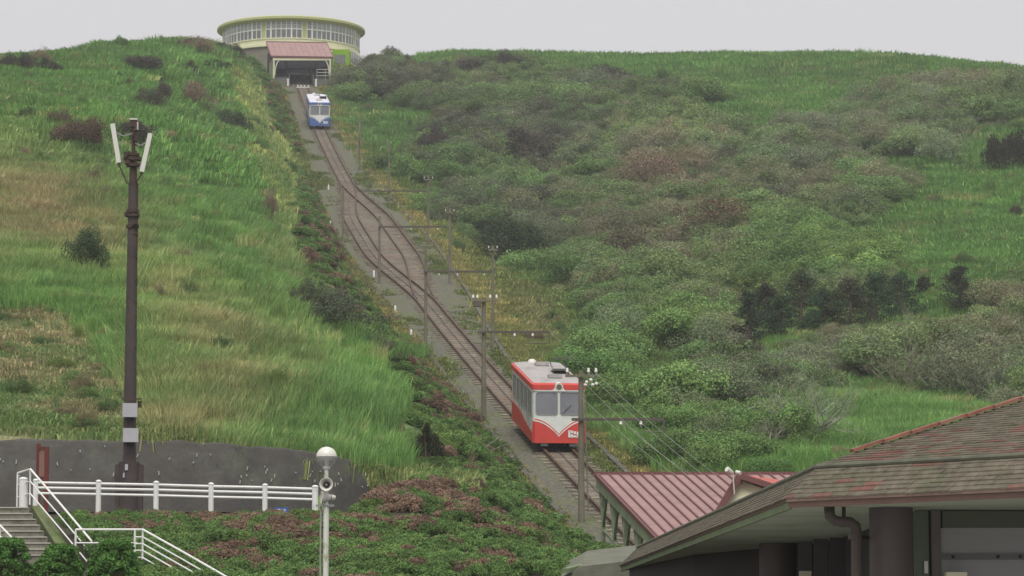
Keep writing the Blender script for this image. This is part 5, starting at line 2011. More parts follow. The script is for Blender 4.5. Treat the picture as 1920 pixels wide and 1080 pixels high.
def shingle(mb_, face, a0, a1, i0, i1, tier, lift):
    t0, t1 = roof_pt(face, a0, i0, lift, tier), roof_pt(face, a1, i0, lift, tier)
    t2, t3 = roof_pt(face, a1, i1, 0.006, tier), roof_pt(face, a0, i1, 0.006, tier)
    mb_.prism([t0, t1, t2, t3], (0, 0, -0.02))


rest = MB()
for tier, i_start, i_end, rows in ((0, -0.03, IN_SK, 7), (1, IN_SK + 0.03, 3.6, 24)):
    step = (i_end - i_start) / rows
    for face, ln in ((0, LF), (1, LL)):
        for r_ in range(rows):
            i0 = i_start + r_ * step
            al = 0.0 if tier == 0 else 0.0
            al = -rs_.uniform(0, 0.1) * 0
            first = True
            while al < ln:
                w = rs_.uniform(0.24, 0.42)
                if first:
                    w *= rs_.uniform(0.4, 1)
                    first = False
                lift = 0.022 + rs_.uniform(-0.004, 0.008)
                big = face == 0 and al < 4.6 and (tier == 0 or r_ < 12)
                if big and sh_parts < 290:
                    m1 = MB()
                    shingle(m1, face, al, min(al + w - 0.008, ln), i0, i0 + step * 1.15, tier, lift)
                    redp = 0.05 if tier == 0 else 0.22
                    rh.part('shingle', m1, M_SHINGR if rs_.random() < redp else M_SHING, parent=deck)
                    sh_parts += 1
                elif face == 0 or (tier == 0):
                    shingle(rest, face, al, min(al + w - 0.008, ln), i0, i0 + step * 1.15, tier, lift)
                al += w
o = rh.part('shingles', rest, M_SHING, parent=deck)
o['kind'] = 'stuff'
# ridge pieces: hip of the skirt, break line, red hip of the upper roof
mb = MB()
mb.tube([roof_pt(0, 0, IN_SK - 0.01, -0.02, 1), roof_pt(0, LF, IN_SK - 0.01, -0.02, 1)], 0.04, 8)
mb.tube([roof_pt(1, 0, IN_SK - 0.01, -0.02, 1), roof_pt(1, LL, IN_SK - 0.01, -0.02, 1)], 0.04, 8)
rh.part('break_roll', mb, mat('roll_mossy_grey', srgb(96, 98, 84), 0.9, 0.25, 4.0))
hp = [roof_pt(0, 0, IN_SK + 0.5 + 0.42 * i, 0.05, 1) for i in range(13)]
for i in range(12):
    mb = MB()
    mb.bar(hp[i], hp[i + 1] + (hp[i + 1] - hp[i]) * 0.08 + Vector((0, 0, 0.012)), 0.12, 0.045)
    rh.part('ridge_tile', mb, M_RIDGER)
# fascias and soffit
mb = MB()
mb.bar(roof_pt(0, -0.02, 0.02, -0.045), roof_pt(0, LF, 0.02, -0.045), 0.04, 0.06)
f0 = rh.part('eave_trim', mb, mat('eave_trim_pink', srgb(164, 140, 128), 0.7, 0.2, 3.0, col2=srgb(124, 108, 96), c2scale=2))
mb = MB()
mb.bar(roof_pt(0, 0, 0.05, -0.135), roof_pt(0, LF, 0.05, -0.135), 0.05, 0.10)
rh.part('fascia', mb, M_FASCIA)
mb = MB()
mb.bar(roof_pt(1, 0, 0.02, -0.045), roof_pt(1, LL, 0.02, -0.045), 0.04, 0.06)
rh.part('eave_trim', mb, M_FASCIA)
mb = MB()
mb.bar(roof_pt(1, 0, 0.05, -0.145), roof_pt(1, LL, 0.05, -0.145), 0.05, 0.12)
rh.part('fascia', mb, M_FASCIAG)
zs = Cn.z - 0.13
ins = 0.08


def fl_(p_, z):
    return Vector((p_.x, p_.y, z))


mb = MB()
sp = [fl_(roof_pt(0, LF, ins), zs), fl_(roof_pt(0, 0, ins), zs), fl_(roof_pt(1, LL, ins), zs), fl_(roof_pt(1, LL, 9), zs), fl_(roof_pt(0, LF, 9), zs)]
mb.prism(sp, (0, 0, 0.04))
rh.part('soffit', mb, M_SOFFIT)
zf = zs - 0.003


def wall_at(px, y_top):
    D = (CAMZ * 0 + 1) * 0
    return None


def plan_at(px, py):
    """plan point where the soffit plane is seen at photo pixel"""
    a_ = P(px, py, 50.0)
    s_ = (zf - CAMZ) / (a_.z - CAMZ)
    return Vector((a_.x * s_, 50.0 * s_, 0))


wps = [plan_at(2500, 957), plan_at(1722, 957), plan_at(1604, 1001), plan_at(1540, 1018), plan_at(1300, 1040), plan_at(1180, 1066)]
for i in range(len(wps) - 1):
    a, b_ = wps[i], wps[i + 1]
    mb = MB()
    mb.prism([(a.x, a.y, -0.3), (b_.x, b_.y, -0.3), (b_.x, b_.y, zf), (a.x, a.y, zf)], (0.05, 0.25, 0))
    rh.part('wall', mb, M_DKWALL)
# big window with blinds right of the near column
wy = wps[1].y - 0.06


def on_wall(px, py):
    q_ = P(px, py, wy)
    return q_


def wall_box(px0, py0, px1, py1, dy, th, m_, name, parent=None):
    a_, b_ = P(px0, py0, wy - dy), P(px1, py1, wy - dy)
    mb_ = MB()
    mb_.box(((a_.x + b_.x) / 2, wy - dy, (a_.z + b_.z) / 2), (abs(b_.x - a_.x), th, abs(a_.z - b_.z)))
    return rh.part(name, mb_, m_, parent=parent)


win = wall_box(1762, 990, 2200, 1200, 0.0, 0.06, M_BLIND, 'window')
wall_box(1762, 1039, 2200, 1049, 0.06, 0.05, mat('window_bar_grey', srgb(110, 108, 108), 0.5, 0.08, 2), 'window_bar', win)
for px in (1787, 1871, 1913, 1960):
    wall_box(px - 2.5, 1041, px + 2.5, 1046, 0.1, 0.04, M_BLACK, 'bolt', win)
wall_box(1745, 957, 1766, 1200, 0.05, 0.12, mat('door_frame_grey', srgb(104, 98, 96), 0.6, 0.1, 2), 'window_jamb', win)
wall_box(1766, 958, 2200, 990, 0.02, 0.08, mat('transom_panel_dark_green', srgb(92, 98, 82), 0.6, 0.1, 1), 'transom_panel', win)
wall_box(1713, 957, 1744, 1200, 0.0, 0.04, mat('side_light_green', srgb(96, 108, 92), 0.4, 0.1, 1), 'side_light')
wall_box(1733, 1052, 1740, 1075, 0.08, 0.04, M_WHITE, 'door_pull')
wall_box(1773, 1073, 1812, 1100, 0.35, 0.2, mat('sign_box_cream', srgb(226, 220, 196), 0.5, 0.05, 2), 'wall_box')
# columns
for px0, px1, D, lab in ((1630, 1712, 44.2, 0), (1423, 1493, 58.6, 1)):
    a_, b_ = P(px0, 1000, D), P(px1, 1000, D)
    r_ = (b_.x - a_.x) / 2
    mb = MB()
    mb.tube([((a_.x + b_.x) / 2, D, -0.3), ((a_.x + b_.x) / 2, D, zf)], r_, 36)
    rh.part('column', mb, M_BROWN, smooth=False)
# panels behind the far column
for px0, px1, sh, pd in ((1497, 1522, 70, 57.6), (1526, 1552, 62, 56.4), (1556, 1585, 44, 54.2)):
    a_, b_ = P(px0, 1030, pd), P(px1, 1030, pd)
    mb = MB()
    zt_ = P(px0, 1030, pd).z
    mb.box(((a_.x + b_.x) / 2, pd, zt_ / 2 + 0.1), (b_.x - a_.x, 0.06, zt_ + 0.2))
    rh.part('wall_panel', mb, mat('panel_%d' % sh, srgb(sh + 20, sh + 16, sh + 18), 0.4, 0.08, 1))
mb = MB()
p = P(1511, 1078, 57)
mb.box((p.x, 57.1, p.z), (0.2, 0.2, 0.14))
rh.part('wall_lamp', mb, MATS['sign_box_cream'])
# rain pipe
pts = [P(1555, 955, 43.9), P(1556, 968, 43.9), P(1566, 977, 43.9), P(1580, 979, 43.9), P(1594, 979, 43.9), P(1604, 986, 43.9), P(1606, 1000, 43.9), P(1606, 1250, 43.9)]
pts[0].z = zf
mb = MB()
mb.tube(pts, 0.075, 14)
pipe = rh.part('rain_pipe', mb, mat('pipe_brown', srgb(74, 65, 61), 0.5, 0.1, 2), smooth=True)
mb = MB()
for z_ in (P(1606, 1006, 43.9).z,):
    mb.tube([(pts[-1].x, 43.9, z_ - 0.04), (pts[-1].x, 43.9, z_ + 0.04)], 0.095, 14)
    mb.bar((pts[-1].x, 43.95, z_), (pts[-1].x + 0.3, 44.6, z_), 0.05, 0.05)
rh.part('pipe_clamp', mb, MATS['pipe_brown'], parent=pipe)
mb = MB()
p = P(1582, 955, 43.9)
mb.bar((p.x, 43.9, zf), (p.x, 43.9, zf - 0.2), 0.05, 0.05)
rh.part('pipe_hanger', mb, M_BLACK, parent=pipe)
# lower porch roof at the far end
mb = MB()
pa = [P(1050, 1084, 84), P(1090, 1062, 84), P(1178, 1052, 84), P(1230, 1050, 84)]
mb.prism(pa + [P(1230, 1100, 84), P(1050, 1100, 84)], (0.3, 6, 0.6))
rh.part('porch_roof', mb, mat('porch_mossy', srgb(104, 106, 92), 0.9, 0.25, 1.5, bump=0.3))
mb = MB()
mb.bar(P(1060, 1070, 83.8), P(1180, 1040, 88), 0.2, 0.12)
rh.part('porch_trim', mb, M_FASCIAG)

# ------------------------------------------------------------------ wall of the cutting
M_SHOT = mat('shotcrete_dark', srgb(78, 76, 72), 0.95, 0.22, 0.9, bump=0.5, bscale=6, col2=srgb(86, 88, 76), c2scale=0.45, c2lo=0.52, c2hi=0.7)
wl_t = Thing('retaining_wall', (WPTS[3].x, WPTS[3].y, SHELF - 0.4), 'dark grey sprayed-concrete retaining wall at the foot of the grass slope', 'wall')
mb = MB()
vs, fs = [], []
dens_pts = []
for i in range(len(WPTS) - 1):
    for q_ in range(6):
        dens_pts.append(WPTS[i].lerp(WPTS[i + 1], q_ / 6))
dens_pts.append(WPTS[-1])
for p in dens_pts:
    zt_ = p.z + random.uniform(-0.04, 0.04)
    vs += [(p.x, p.y + 0.9, zt_ + 0.02), (p.x, p.y + 0.06, zt_), (p.x, p.y - 0.02, zt_ - 0.08), (p.x, p.y - 0.55, SHELF - 0.5)]
for i in range(len(dens_pts) - 1):
    for q_ in range(3):
        fs.append((i * 4 + q_, i * 4 + q_ + 1, (i + 1) * 4 + q_ + 1, (i + 1) * 4 + q_))
fs.append((len(vs) - 4, len(vs) - 3, len(vs) - 2, len(vs) - 1))
mb.add(vs, fs)
wall_o = wl_t.part('facing', mb, M_SHOT, smooth=True)
mb = MB()
for i in range(46):
    px, py = random.uniform(440, 680), random.uniform(868, 900)
    if i > 24:
        px, py = random.uniform(0, 430), random.uniform(835, 900)
    p = P(px, py, 112.0)
    wy_ = np.interp(p.x, WX, WY)
    zt_ = np.interp(p.x, WX, [w.z for w in WPTS])
    f_ = np.clip((zt_ - p.z) / (zt_ - SHELF + 0.5), 0, 1)
    mb.bar((p.x, wy_ - 0.06 - 0.53 * f_, p.z), (p.x + random.uniform(-.05, .05), wy_ - 0.08 - 0.53 * f_, p.z - random.uniform(0.03, 0.16)), 0.03, 0.03)
wl_t.part('lime_streaks', mb, mat('lime_streak', srgb(168, 168, 160), 0.9, 0.1, 3))
mb = MB()
mb.add([(-30, 102.2, SHELF + 0.03), (WX[-1] + 0.2, 103.0, SHELF + 0.03), (WX[-1] + 0.2, 117.2, SHELF + 0.03), (-30, 112, SHELF + 0.03)], [(0, 1, 2, 3)])
tag(mb.build('service_road', mat('road_dark', srgb(84, 82, 80), 0.95, 0.2, 1.0, bump=0.3)), 'dark service road between the white fence and the retaining wall', kind='structure')

# ------------------------------------------------------------------ white fence along the road
FD = 102.0
fe = Thing('white_fence', (P(340, 950, FD).x, FD, SHELF - 0.2), 'white pipe fence with three rails in front of the dark wall', 'fence')
fposts = [(67, 900), (185, 902), (293, 904), (396, 907), (497, 909), (591, 912)]
for i, (px, py) in enumerate(fposts):
    t_ = P(px, py, FD)
    mb = MB()
    r_ = 0.085 if i < 5 else 0.1
    mb.tube([(t_.x, FD, SHELF - 0.35), (t_.x, FD, t_.z)], r_, 12)
    pst = fe.part('post', mb, M_WHITE)
    mb = MB()
    mb.lathe([(r_ + 0.01, -0.03), (r_ + 0.01, 0.0), (r_ * 0.6, 0.035), (0, 0.045)], (t_.x, FD, t_.z), 12)
    fe.part('cap', mb, M_WHITE, parent=pst)
for dy in (5, 14.5, 25):
    for i in range(len(fposts) - 1):
        a_, b_ = P(fposts[i][0], fposts[i][1] + dy, FD), P(fposts[i + 1][0], fposts[i + 1][1] + dy, FD)
        mb = MB()
        mb.tube([a_, b_], 0.042, 8)
        fe.part('rail', mb, M_WHITE)

# ------------------------------------------------------------------ antenna mast
AD = 106.5
M_MAST = mat('mast_brown', srgb(70, 62, 60), 0.7, 0.18, 1.5, col2=srgb(84, 73, 69), c2scale=0.8)
M_MASTD = mat('mast_fittings', srgb(72, 56, 50), 0.8, 0.25, 4)
M_BOXG = mat('cabinet_grey', srgb(172, 172, 176), 0.6, 0.04, 2)
ap = lambda x, y, d=0.0: P(x, y, AD + d)
am_ = Thing('antenna_mast', (ap(245, 960).x, AD, SHELF - 0.1), 'tall brown antenna mast with white panel antennas and grey boxes', 'mast')
ax = ap(246, 600).x
mb = MB()
z0, z1 = SHELF - 0.4, ap(246, 345).z
mb.tube([(ax, AD, z0), (ax, AD, ap(246, 600).z), (ax, AD, z1)], [0.23, 0.19, 0.15], 18)
am_.part('shaft', mb, M_MAST)
mb = MB()
mb.tube([(ax, AD, z1), (ax, AD, ap(246, 300).z)], [0.135, 0.12], 14)
mb.tube([(ax, AD, ap(246, 300).z), (ax, AD, ap(246, 226).z)], [0.065, 0.06], 10)
am_.part('upper_tube', mb, M_MASTD)
mb = MB()
for y_, r_ in ((425, 0.22), (404, 0.24), (396, 0.21), (345, 0.16), (310, 0.23), (298, 0.26), (290, 0.2)):
    zz = ap(246, y_).z
    mb.tube([(ax, AD, zz - 0.05), (ax, AD, zz + 0.05)], r_, 12)
rr_ = random.Random(4)
for i in range(34):
    y_ = rr_.choice((rr_.uniform(286, 312), rr_.uniform(392, 425), rr_.uniform(235, 262)))
    q_ = ap(246 + rr_.uniform(-11, 11), y_)
    mb.box((q_.x, AD + rr_.uniform(-0.22, 0.1), q_.z), (rr_.uniform(.05, .16), rr_.uniform(.05, .14), rr_.uniform(.05, .2)))
am_.part('clamps', mb, M_MASTD)
mb = MB()
q_ = ap(246, 232)
mb.box((ax, AD, q_.z), (0.22, 0.2, 0.24))
am_.part('top_box', mb, M_MASTD)
mb = MB()
q_ = ap(255, 236)
mb.tube([(q_.x, AD, q_.z - 0.13), (q_.x, AD, q_.z + 0.13)], 0.08, 10)
mb.box((ax, AD, ap(246, 224).z), (0.26, 0.24, 0.05))
am_.part('top_canister', mb, M_INSUL)
for (xt, yt, xb, yb) in ((211, 232, 223, 305), (282, 250, 266, 322)):
    a_, b_ = ap(xt, yt, -0.15), ap(xb, yb, -0.15)
    mb = MB()
    mb.bar(a_, b_, 0.15, 0.09, up=(0, 1, 0))
    pn = am_.part('panel_antenna', mb, M_INSUL)
    mb = MB()
    d_ = (b_ - a_).normalized()
    mb.tube([b_, b_ + d_ * 0.12], 0.04, 8)
    mb.tube([b_ + d_ * 0.12, ap(246 + (-7 if xt < 246 else 7), 345, -0.1)], 0.022, 6)
    am_.part('feeder_cable', mb, M_MASTD, parent=pn)
    mb = MB()
    for s_, ym in ((0.2, 248), (0.8, 300)):
        pa_ = a_.lerp(b_, s_)
        jm = ap((246 + pa_.x / AD * FPX + 960 - 960) / 2, 0)
        mid = Vector(((pa_.x + ax) / 2, AD - 0.08, pa_.z - 0.14))
        mb.bar(pa_, mid, 0.04, 0.04)
        mb.bar(mid, (ax, AD, pa_.z - 0.02), 0.04, 0.04)
    am_.part('panel_bracket', mb, M_STEEL, parent=pn)
for (x0, y0, x1, y1) in ((229, 756, 256, 782), (230, 803, 258, 829)):
    a_, b_ = ap(x0, y0, -0.42), ap(x1, y1, -0.42)
    mb = MB()
    mb.box(((a_.x + b_.x) / 2, AD - 0.3, (a_.z + b_.z) / 2), (b_.x - a_.x, 0.36, a_.z - b_.z), 0.16)
    bx_ = am_.part('equipment_box', mb, M_BOXG)
    mb = MB()
    mb.box(((a_.x + b_.x) / 2, AD - 0.22, b_.z - 0.06), (0.22, 0.2, 0.1))
    am_.part('cable_gland', mb, M_BLACK, parent=bx_)
mb = MB()
mb.bar(ap(228, 748, -0.3), ap(264, 748, -0.3), 0.05, 0.05)
q_ = ap(262, 758, -0.2)
mb.box(q_, (0.12, 0.12, 0.22))
am_.part('box_bracket', mb, M_MASTD)
mb = MB()
zt_, zb_ = ap(245, 866).z, SHELF - 0.1
mb.tube([(ax, AD, zb_), (ax, AD, zt_)], 0.34, 16)
for sx in (-1, 1):
    mb.prism([(ax + sx * 0.3, AD - 0.1, zb_), (ax + sx * 0.46, AD - 0.1, zb_), (ax + sx * 0.46, AD - 0.1, zt_ - 0.1), (ax + sx * 0.3, AD - 0.1, zt_ - 0.06)], (0, 0.3, 0))
am_.part('base_sleeve', mb, M_MAST)
mb = MB()
a_ = ap(237, 876, -0.37)
mb.box(a_, (0.1, 0.012, 0.2))
a_ = ap(232, 891, -0.36)
mb.box(a_, (0.05, 0.012, 0.16))
am_.part('notice_plate', mb, M_BOXG)
mb = MB()
mb.tube([(ax + 0.19, AD - 0.05, ap(0, 740).z), (ax + 0.17, AD - 0.05, ap(0, 600).z), (ax + 0.16, AD - 0.04, ap(0, 345).z)], 0.025, 6)
for y_ in range(440, 740, 42):
    mb.tube([(ax - 0.02, AD - 0.17, ap(0, y_).z), (ax + 0.2, AD - 0.1, ap(0, y_).z)], 0.02, 5)
am_.part('cable_run', mb, M_MASTD)

# ------------------------------------------------------------------ lamp post with loudspeakers
LD = 75.0
lp = lambda x, y, d=0.0: P(x, y, LD + d)
lx = lp(612, 900).x
gz = float(tz_at(lx, LD))
M_POLEW = mat('lamp_post_white', srgb(214, 216, 206), 0.5, 0.06, 2, col2=srgb(150, 158, 112), c2lo=0.52, c2hi=0.66, c2scale=2.2)
lt = Thing('lamp_post', (lx, LD, gz - 0.05), 'white lamp post with a half-white globe and two horn loudspeakers', 'lamp')
mb = MB()
mb.tube([(lx, LD, gz - 0.2), (lx, LD, lp(0, 945).z)], 0.066, 14)
mb.tube([(lx, LD, lp(0, 945).z), (lx, LD, lp(0, 878).z)], 0.048, 12)
lt.part('post', mb, M_POLEW, smooth=False)
gc = lp(612.5, 857)
gr = 19.3 / FPX * LD
m_gl = bpy.data.materials.new('globe_clear')
m_gl.use_nodes = True
nt = m_gl.node_tree
pbs = nt.nodes['Principled BSDF']
pbs.inputs['Base Color'].default_value = (0.62, 0.64, 0.6, 1)
pbs.inputs['Roughness'].default_value = 0.1
tr = nt.nodes.new('ShaderNodeBsdfTransparent')
mxs = nt.nodes.new('ShaderNodeMixShader')
mxs.inputs[0].default_value = 0.32
nt.links.new(tr.outputs[0], mxs.inputs[1])
nt.links.new(pbs.outputs[0], mxs.inputs[2])
nt.links.new(mxs.outputs[0], nt.nodes['Material Output'].inputs[0])
mb = MB()
mb.lathe([(gr * math.cos(a_), gr * math.sin(a_)) for a_ in [R(-88 + i * 9) for i in range(11)]], (lx, LD, gc.z), 28)
gl = lt.part('globe', mb, m_gl, smooth=True)
mb = MB()
mb.lathe([(gr * 1.01 * math.cos(a_), gr * 1.01 * math.sin(a_)) for a_ in [R(2 + i * 8) for i in range(12)]] , (lx, LD, gc.z), 28)
lt.part('globe_cap', mb, M_INSUL, smooth=True, parent=gl)
mb = MB()
mb.tube([(lx, LD, gc.z - gr), (lx, LD, gc.z - 0.02)], 0.045, 10)
mb.tube([(lx, LD, gc.z - gr - 0.03), (lx, LD, gc.z - gr + 0.02)], 0.085, 14)
lt.part('lamp_holder', mb, M_POLEW)


def horn(name, c, d, L_, r_):
    d = Vector(d).normalized()
    mb_ = MB()
    c = Vector(c)
    n_ = 20
    prof = [(0.3, 1.0), (0.42, 0.8), (0.55, 0.45), (0.75, 0.2), (1.0, 0.0), (0.93, 0.01), (0.68, 0.22), (0.45, 0.5), (0.28, 0.7), (0.0, 0.72)]
    s_ = d.cross(Vector((0, 0, 1))).normalized()
    u_ = s_.cross(d)
    vs_, fs_ = [], []
    for rr, yy_ in prof:
        for k_ in range(n_):
            a_ = 2 * math.pi * k_ / n_
            vs_.append(c - d * (yy_ * L_) + (s_ * math.cos(a_) + u_ * math.sin(a_)) * (rr * r_))
    for i_ in range(len(prof) - 1):
        for k_ in range(n_):
            k2 = (k_ + 1) % n_
            fs_.append((i_ * n_ + k_, i_ * n_ + k2, (i_ + 1) * n_ + k2, (i_ + 1) * n_ + k_))
    fs_.append(tuple(range(n_)))
    mb_.add(vs_, fs_)
    h0 = lt.part(name, mb_, M_INSUL, smooth=True)
    mb_ = MB()
    mb_.tube([c - d * L_ * 0.7, c - d * L_ * 0.35], r_ * 0.5, 12, r2=r_ * 0.3)
    lt.part('horn_throat', mb_, mat('horn_throat_dark', srgb(60, 62, 66), 0.6, 0.1, 3), parent=h0)
    mb_ = MB()
    mb_.tube([c - d * L_ * 0.35, c - d * L_ * 0.18], r_ * 0.2, 10, r2=r_ * 0.14)
    lt.part('horn_plug', mb_, M_STEEL, parent=h0)


horn('loudspeaker', lp(611.5, 908, -0.3), (0, -1, 0.03), 0.36, 0.16)
horn('loudspeaker', lp(602, 933, -0.05), (-0.9, -0.15, 0), 0.34, 0.165)
mb = MB()
mb.bar(lp(592, 948, -0.05), lp(627, 948, -0.05), 0.05, 0.05)
mb.bar((lx, LD, lp(0, 908).z), lp(611.5, 908, -0.1), 0.04, 0.04)
lt.part('speaker_bracket', mb, M_STEEL)
mb = MB()
mb.tube([lp(602, 950), (lp(601, 1000).x, LD, lp(0, 1000).z), (lp(601, 1000).x, LD, gz - 0.1)], 0.022, 6)
lt.part('conduit', mb, mat('conduit_grey', srgb(150, 152, 144), 0.6, 0.1, 3))

# ------------------------------------------------------------------ stairs, railings, clipped shrubs, signs (lower left)
stair_dir = Vector((0.46, -0.89, 0)).normalized()
sacr = Vector((-stair_dir.y, stair_dir.x, 0)) * -1.0     # towards the left
s_top = P(55, 951, 95.0)
stt = Thing('stairs', (s_top.x, s_top.y - 2, s_top.z - 2), 'weathered concrete steps coming down beside the white handrail', 'stairs')
STW = 3.2
for i in range(9):
    a_ = s_top + stair_dir * (0.34 * i) + Vector((0, 0, -0.185 * i))
    mb = MB()
    p0 = a_
    p1 = a_ + Vector((-STW, 0, 0))
    q0 = p0 - stair_dir * 0.37
    mb.prism([(p0.x, p0.y, p0.z), (p1.x, p1.y, p0.z), (p1.x - 0.17, p1.y + 0.34, p0.z), (q0.x, q0.y, p0.z)], (0, 0, -0.184 - 0.3))
    stp = stt.part('step', mb, mat('step_concrete', srgb(128, 124, 112), 0.95, 0.25, 3.0, bump=0.4, col2=srgb(94, 98, 78), c2scale=1.4))
    mb = MB()
    mb.bar((p0.x - 0.03, p0.y - 0.005, p0.z - 0.012), (p1.x, p1.y - 0.005, p0.z - 0.012), 0.05, 0.035)
    stt.part('nosing', mb, mat('nosing_pale', srgb(176, 174, 164), 0.9, 0.15, 3.0), parent=stp)
mb = MB()
a_ = s_top + Vector((0.02, 0.3, 0.06))
b_ = a_ + stair_dir * 3.2 + Vector((0, 0, -1.74))
wv = Vector((0.32, 0.0, 0))
mb.prism([a_, a_ + wv, b_ + wv, b_], (0, 0, -0.7))
stt.part('stringer', mb, mat('mossy_stringer', srgb(104, 112, 78), 0.95, 0.25, 2.0, col2=srgb(84, 100, 56), c2scale=1.2))


def railing(name, pts, bars, label, post_at, ph, r_=0.03):
    """pts: top-rail points; bars: offsets below the top; post_at: indexes of pts carrying posts"""
    t_ = Thing(name, pts[0] + Vector((0, 0, -1.1)), label, 'railing', 'white stair railings')
    for bo in bars:
        mb_ = MB()
        mb_.tube([p_ + Vector((0, 0, -bo)) for p_ in pts], r_ if bo == 0 else r_ * 0.72, 8)
        t_.part('top_rail' if bo == 0 else 'rail', mb_, M_WHITE)
    for i_ in post_at:
        mb_ = MB()
        mb_.tube([pts[i_], pts[i_] + Vector((0, 0, -ph))], r_ * 0.95, 8)
        t_.part('post', mb_, M_WHITE)
    return t_


railing('stair_railing', [P(33, 887, 95.5), P(57, 879.5, 95.2), P(115, 947, 93.5), P(172, 1015, 91.8)], (0, 0.36, 0.72), 'white handrail descending beside the upper concrete steps', (0, 1, 3), 1.06)
railing('stair_railing', [P(142, 993, 86.5), P(258, 993, 86.3)], (0, 0.36), 'short level white railing at the landing behind the clipped shrubs', (0,), 0.62)
railing('stair_railing', [P(253, 993, 86.2), P(268, 993, 86.2), P(345, 1036, 84.6), P(425, 1082, 82.8), P(560, 1160, 79.8)], (0, 0.2, 0.38, 0.56, 0.75), 'long white multi-bar railing sloping down right from the landing', (0, 1, 4), 0.8)
railing('stair_railing', [P(-40, 950, 90.5), P(0, 985, 90.0), P(22, 1008, 89.6)], (0, 0.3), 'bit of white railing at the photo\'s left edge below the steps', (1, 2), 0.75)
b_ = P(44, 951, 95.4)
mb = MB()
mb.tube([b_ + Vector((0, 0, -0.4)), P(44, 899, 95.4)], 0.13, 14)
mb.lathe([(0.14, -0.02), (0.13, 0.02), (0.08, 0.05), (0, 0.06)], P(44, 898, 95.4), 14)
o = link('bollard', mb.mesh('bollard', M_WHITE, b_), None, b_)
tag(o, 'thick white round bollard at the head of the concrete steps', 'bollard')

# reddish wooden notice frame, seen edge-on
M_REDW = mat('red_brown_wood', srgb(104, 50, 44), 0.8, 0.2, 3.0)
nb = P(82, 935, 104.5)
nf = Thing('notice_frame', (nb.x, nb.y, SHELF - 0.1), 'narrow reddish brown wooden notice frame against the dark wall', 'sign')
for (x0, x1, yt, yb, dd) in ((69, 76, 832, 925, 0.0), (84, 92, 838, 945, -0.9)):
    a_, c_ = P(x0, yt, 104.5 + dd), P(x1, yt, 104.5 + dd)
    mb = MB()
    mb.box(((a_.x + c_.x) / 2, 104.5 + dd, (a_.z + SHELF - 0.2) / 2), (c_.x - a_.x, 0.12, a_.z - SHELF + 0.2))
    nf.part('post', mb, M_REDW)
for (yt, yb, m_, nm) in ((838, 844, M_REDW, 'top_board'), (894, 899, M_REDW, 'bottom_board'), (845, 893, mat('notice_panel_pale', srgb(150, 116, 104), 0.8, 0.1, 2), 'panel')):
    a_, c_ = P(73, (yt + yb) / 2, 104.5), P(87, (yt + yb) / 2, 103.6)
    mb = MB()
    mb.bar(a_, c_, 0.06 if nm != 'panel' else 0.03, (yb - yt) / FPX * 104)
    nf.part(nm, mb, m_)
# little blue sign in the shrubs
sb = P(527, 957, 100.6)
sg = Thing('blue_sign', (sb.x, sb.y, SHELF - 0.4), 'small blue plate with white marks low in the shrubs by the fence', 'sign')
mb = MB()
mb.box(sb, (25 / FPX * 100.6, 0.02, 10 / FPX * 100.6))
pl = sg.part('plate', mb, mat('sign_blue', srgb(52, 96, 178), 0.5, 0.05, 3))
mb = MB()
for x, w, h in ((-0.15, 0.03, .09), (-0.11, 0.03, .09), (-0.06, 0.05, .085), (0.0, 0.04, .07), (0.1, 0.035, .09), (0.135, 0.03, .06)):
    mb.box((sb.x + x, sb.y - 0.014, sb.z), (w, 0.006, h))
sg.part('lettering', mb, M_WHITE, parent=pl)
mb = MB()
for x in (-0.14, 0.14):
    mb.box((sb.x + x, sb.y + 0.03, sb.z - 0.5), (0.03, 0.03, 1.0))
sg.part('stakes', mb, M_STEEL)

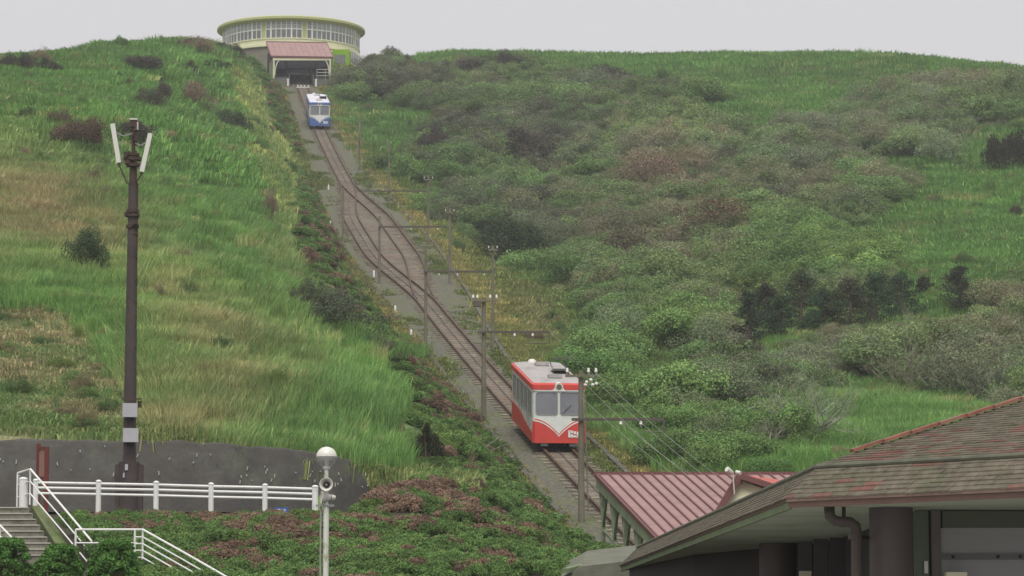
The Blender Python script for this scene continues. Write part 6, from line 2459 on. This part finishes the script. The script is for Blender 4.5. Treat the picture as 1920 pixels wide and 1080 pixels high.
# clipped shrubs in front
HD = 80.0
for i, (px, py, w, h, lab) in enumerate(((18, 1006, 98, 110, 'clipped bright green shrub cut off by the photo\'s left edge'), (112, 1018, 98, 100, 'middle one of three clipped green shrubs by the steps'), (214, 1011, 104, 110, 'rightmost clipped green shrub, below the level railing'))):
    tp = P(px, py, HD)
    r_ = w / 2 / FPX * HD
    gz = float(tz_at(tp.x, HD))
    hh = tp.z - gz
    t_ = Thing('clipped_shrub', (tp.x, HD, gz - 0.05), lab, 'shrub', 'clipped shrubs by the steps')
    L_ = []
    for q_ in range(150):
        a_ = PR.uniform(0, 6.283)
        z_ = PR.uniform(0.15, 1.0)
        pr = (1 - max(0, (z_ - 0.62) / 0.38) ** 2.2 * 0.75) * PR.uniform(0.8, 1.0)
        L_.append((r_ * 0.84 * pr * math.cos(a_), r_ * 0.84 * pr * math.sin(a_), hh * z_ - 0.08, r_ * 0.2))
    for q_ in range(16):
        L_.append((PR.uniform(-.5, .5) * r_, PR.uniform(-.5, .5) * r_, hh * 0.96 - 0.08, r_ * 0.2))
    o = link('foliage', raw_mesh('foliage', *leaf_cloud(PR, 20000, L_, 0.062, 0.7), LEAF_O), t_.o)
    o.color = (0.11, 0.23, 0.06, 1)
    mb = MB()
    mb.tube([(0, 0, -0.1), (0, 0, hh * 0.6)], 0.06, 8, r2=0.03)
    for q_ in range(6):
        mb.tube([(0, 0, hh * 0.25), (r_ * 0.6 * math.cos(q_), r_ * 0.6 * math.sin(q_), hh * 0.7)], 0.025, 5, r2=0.01)
    t_.part('stem', mb, M_BARK, local=True)

# ------------------------------------------------------------------ thin air haze round everything
hz = MB()
hz.box((10, 290, 48), (360, 720, 104))
m_h = bpy.data.materials.new('haze_air')
m_h.use_nodes = True
nt = m_h.node_tree
nt.nodes.clear()
ho = nt.nodes.new('ShaderNodeOutputMaterial')
hv = nt.nodes.new('ShaderNodeVolumePrincipled')
hv.inputs['Color'].default_value = (0.92, 0.93, 0.95, 1)
hv.inputs['Density'].default_value = 0.0003
hv.inputs['Anisotropy'].default_value = 0.2
nt.links.new(hv.outputs[0], ho.inputs['Volume'])
tag(hz.build('haze', m_h), 'thin pale haze in the air over the whole slope', kind='stuff')
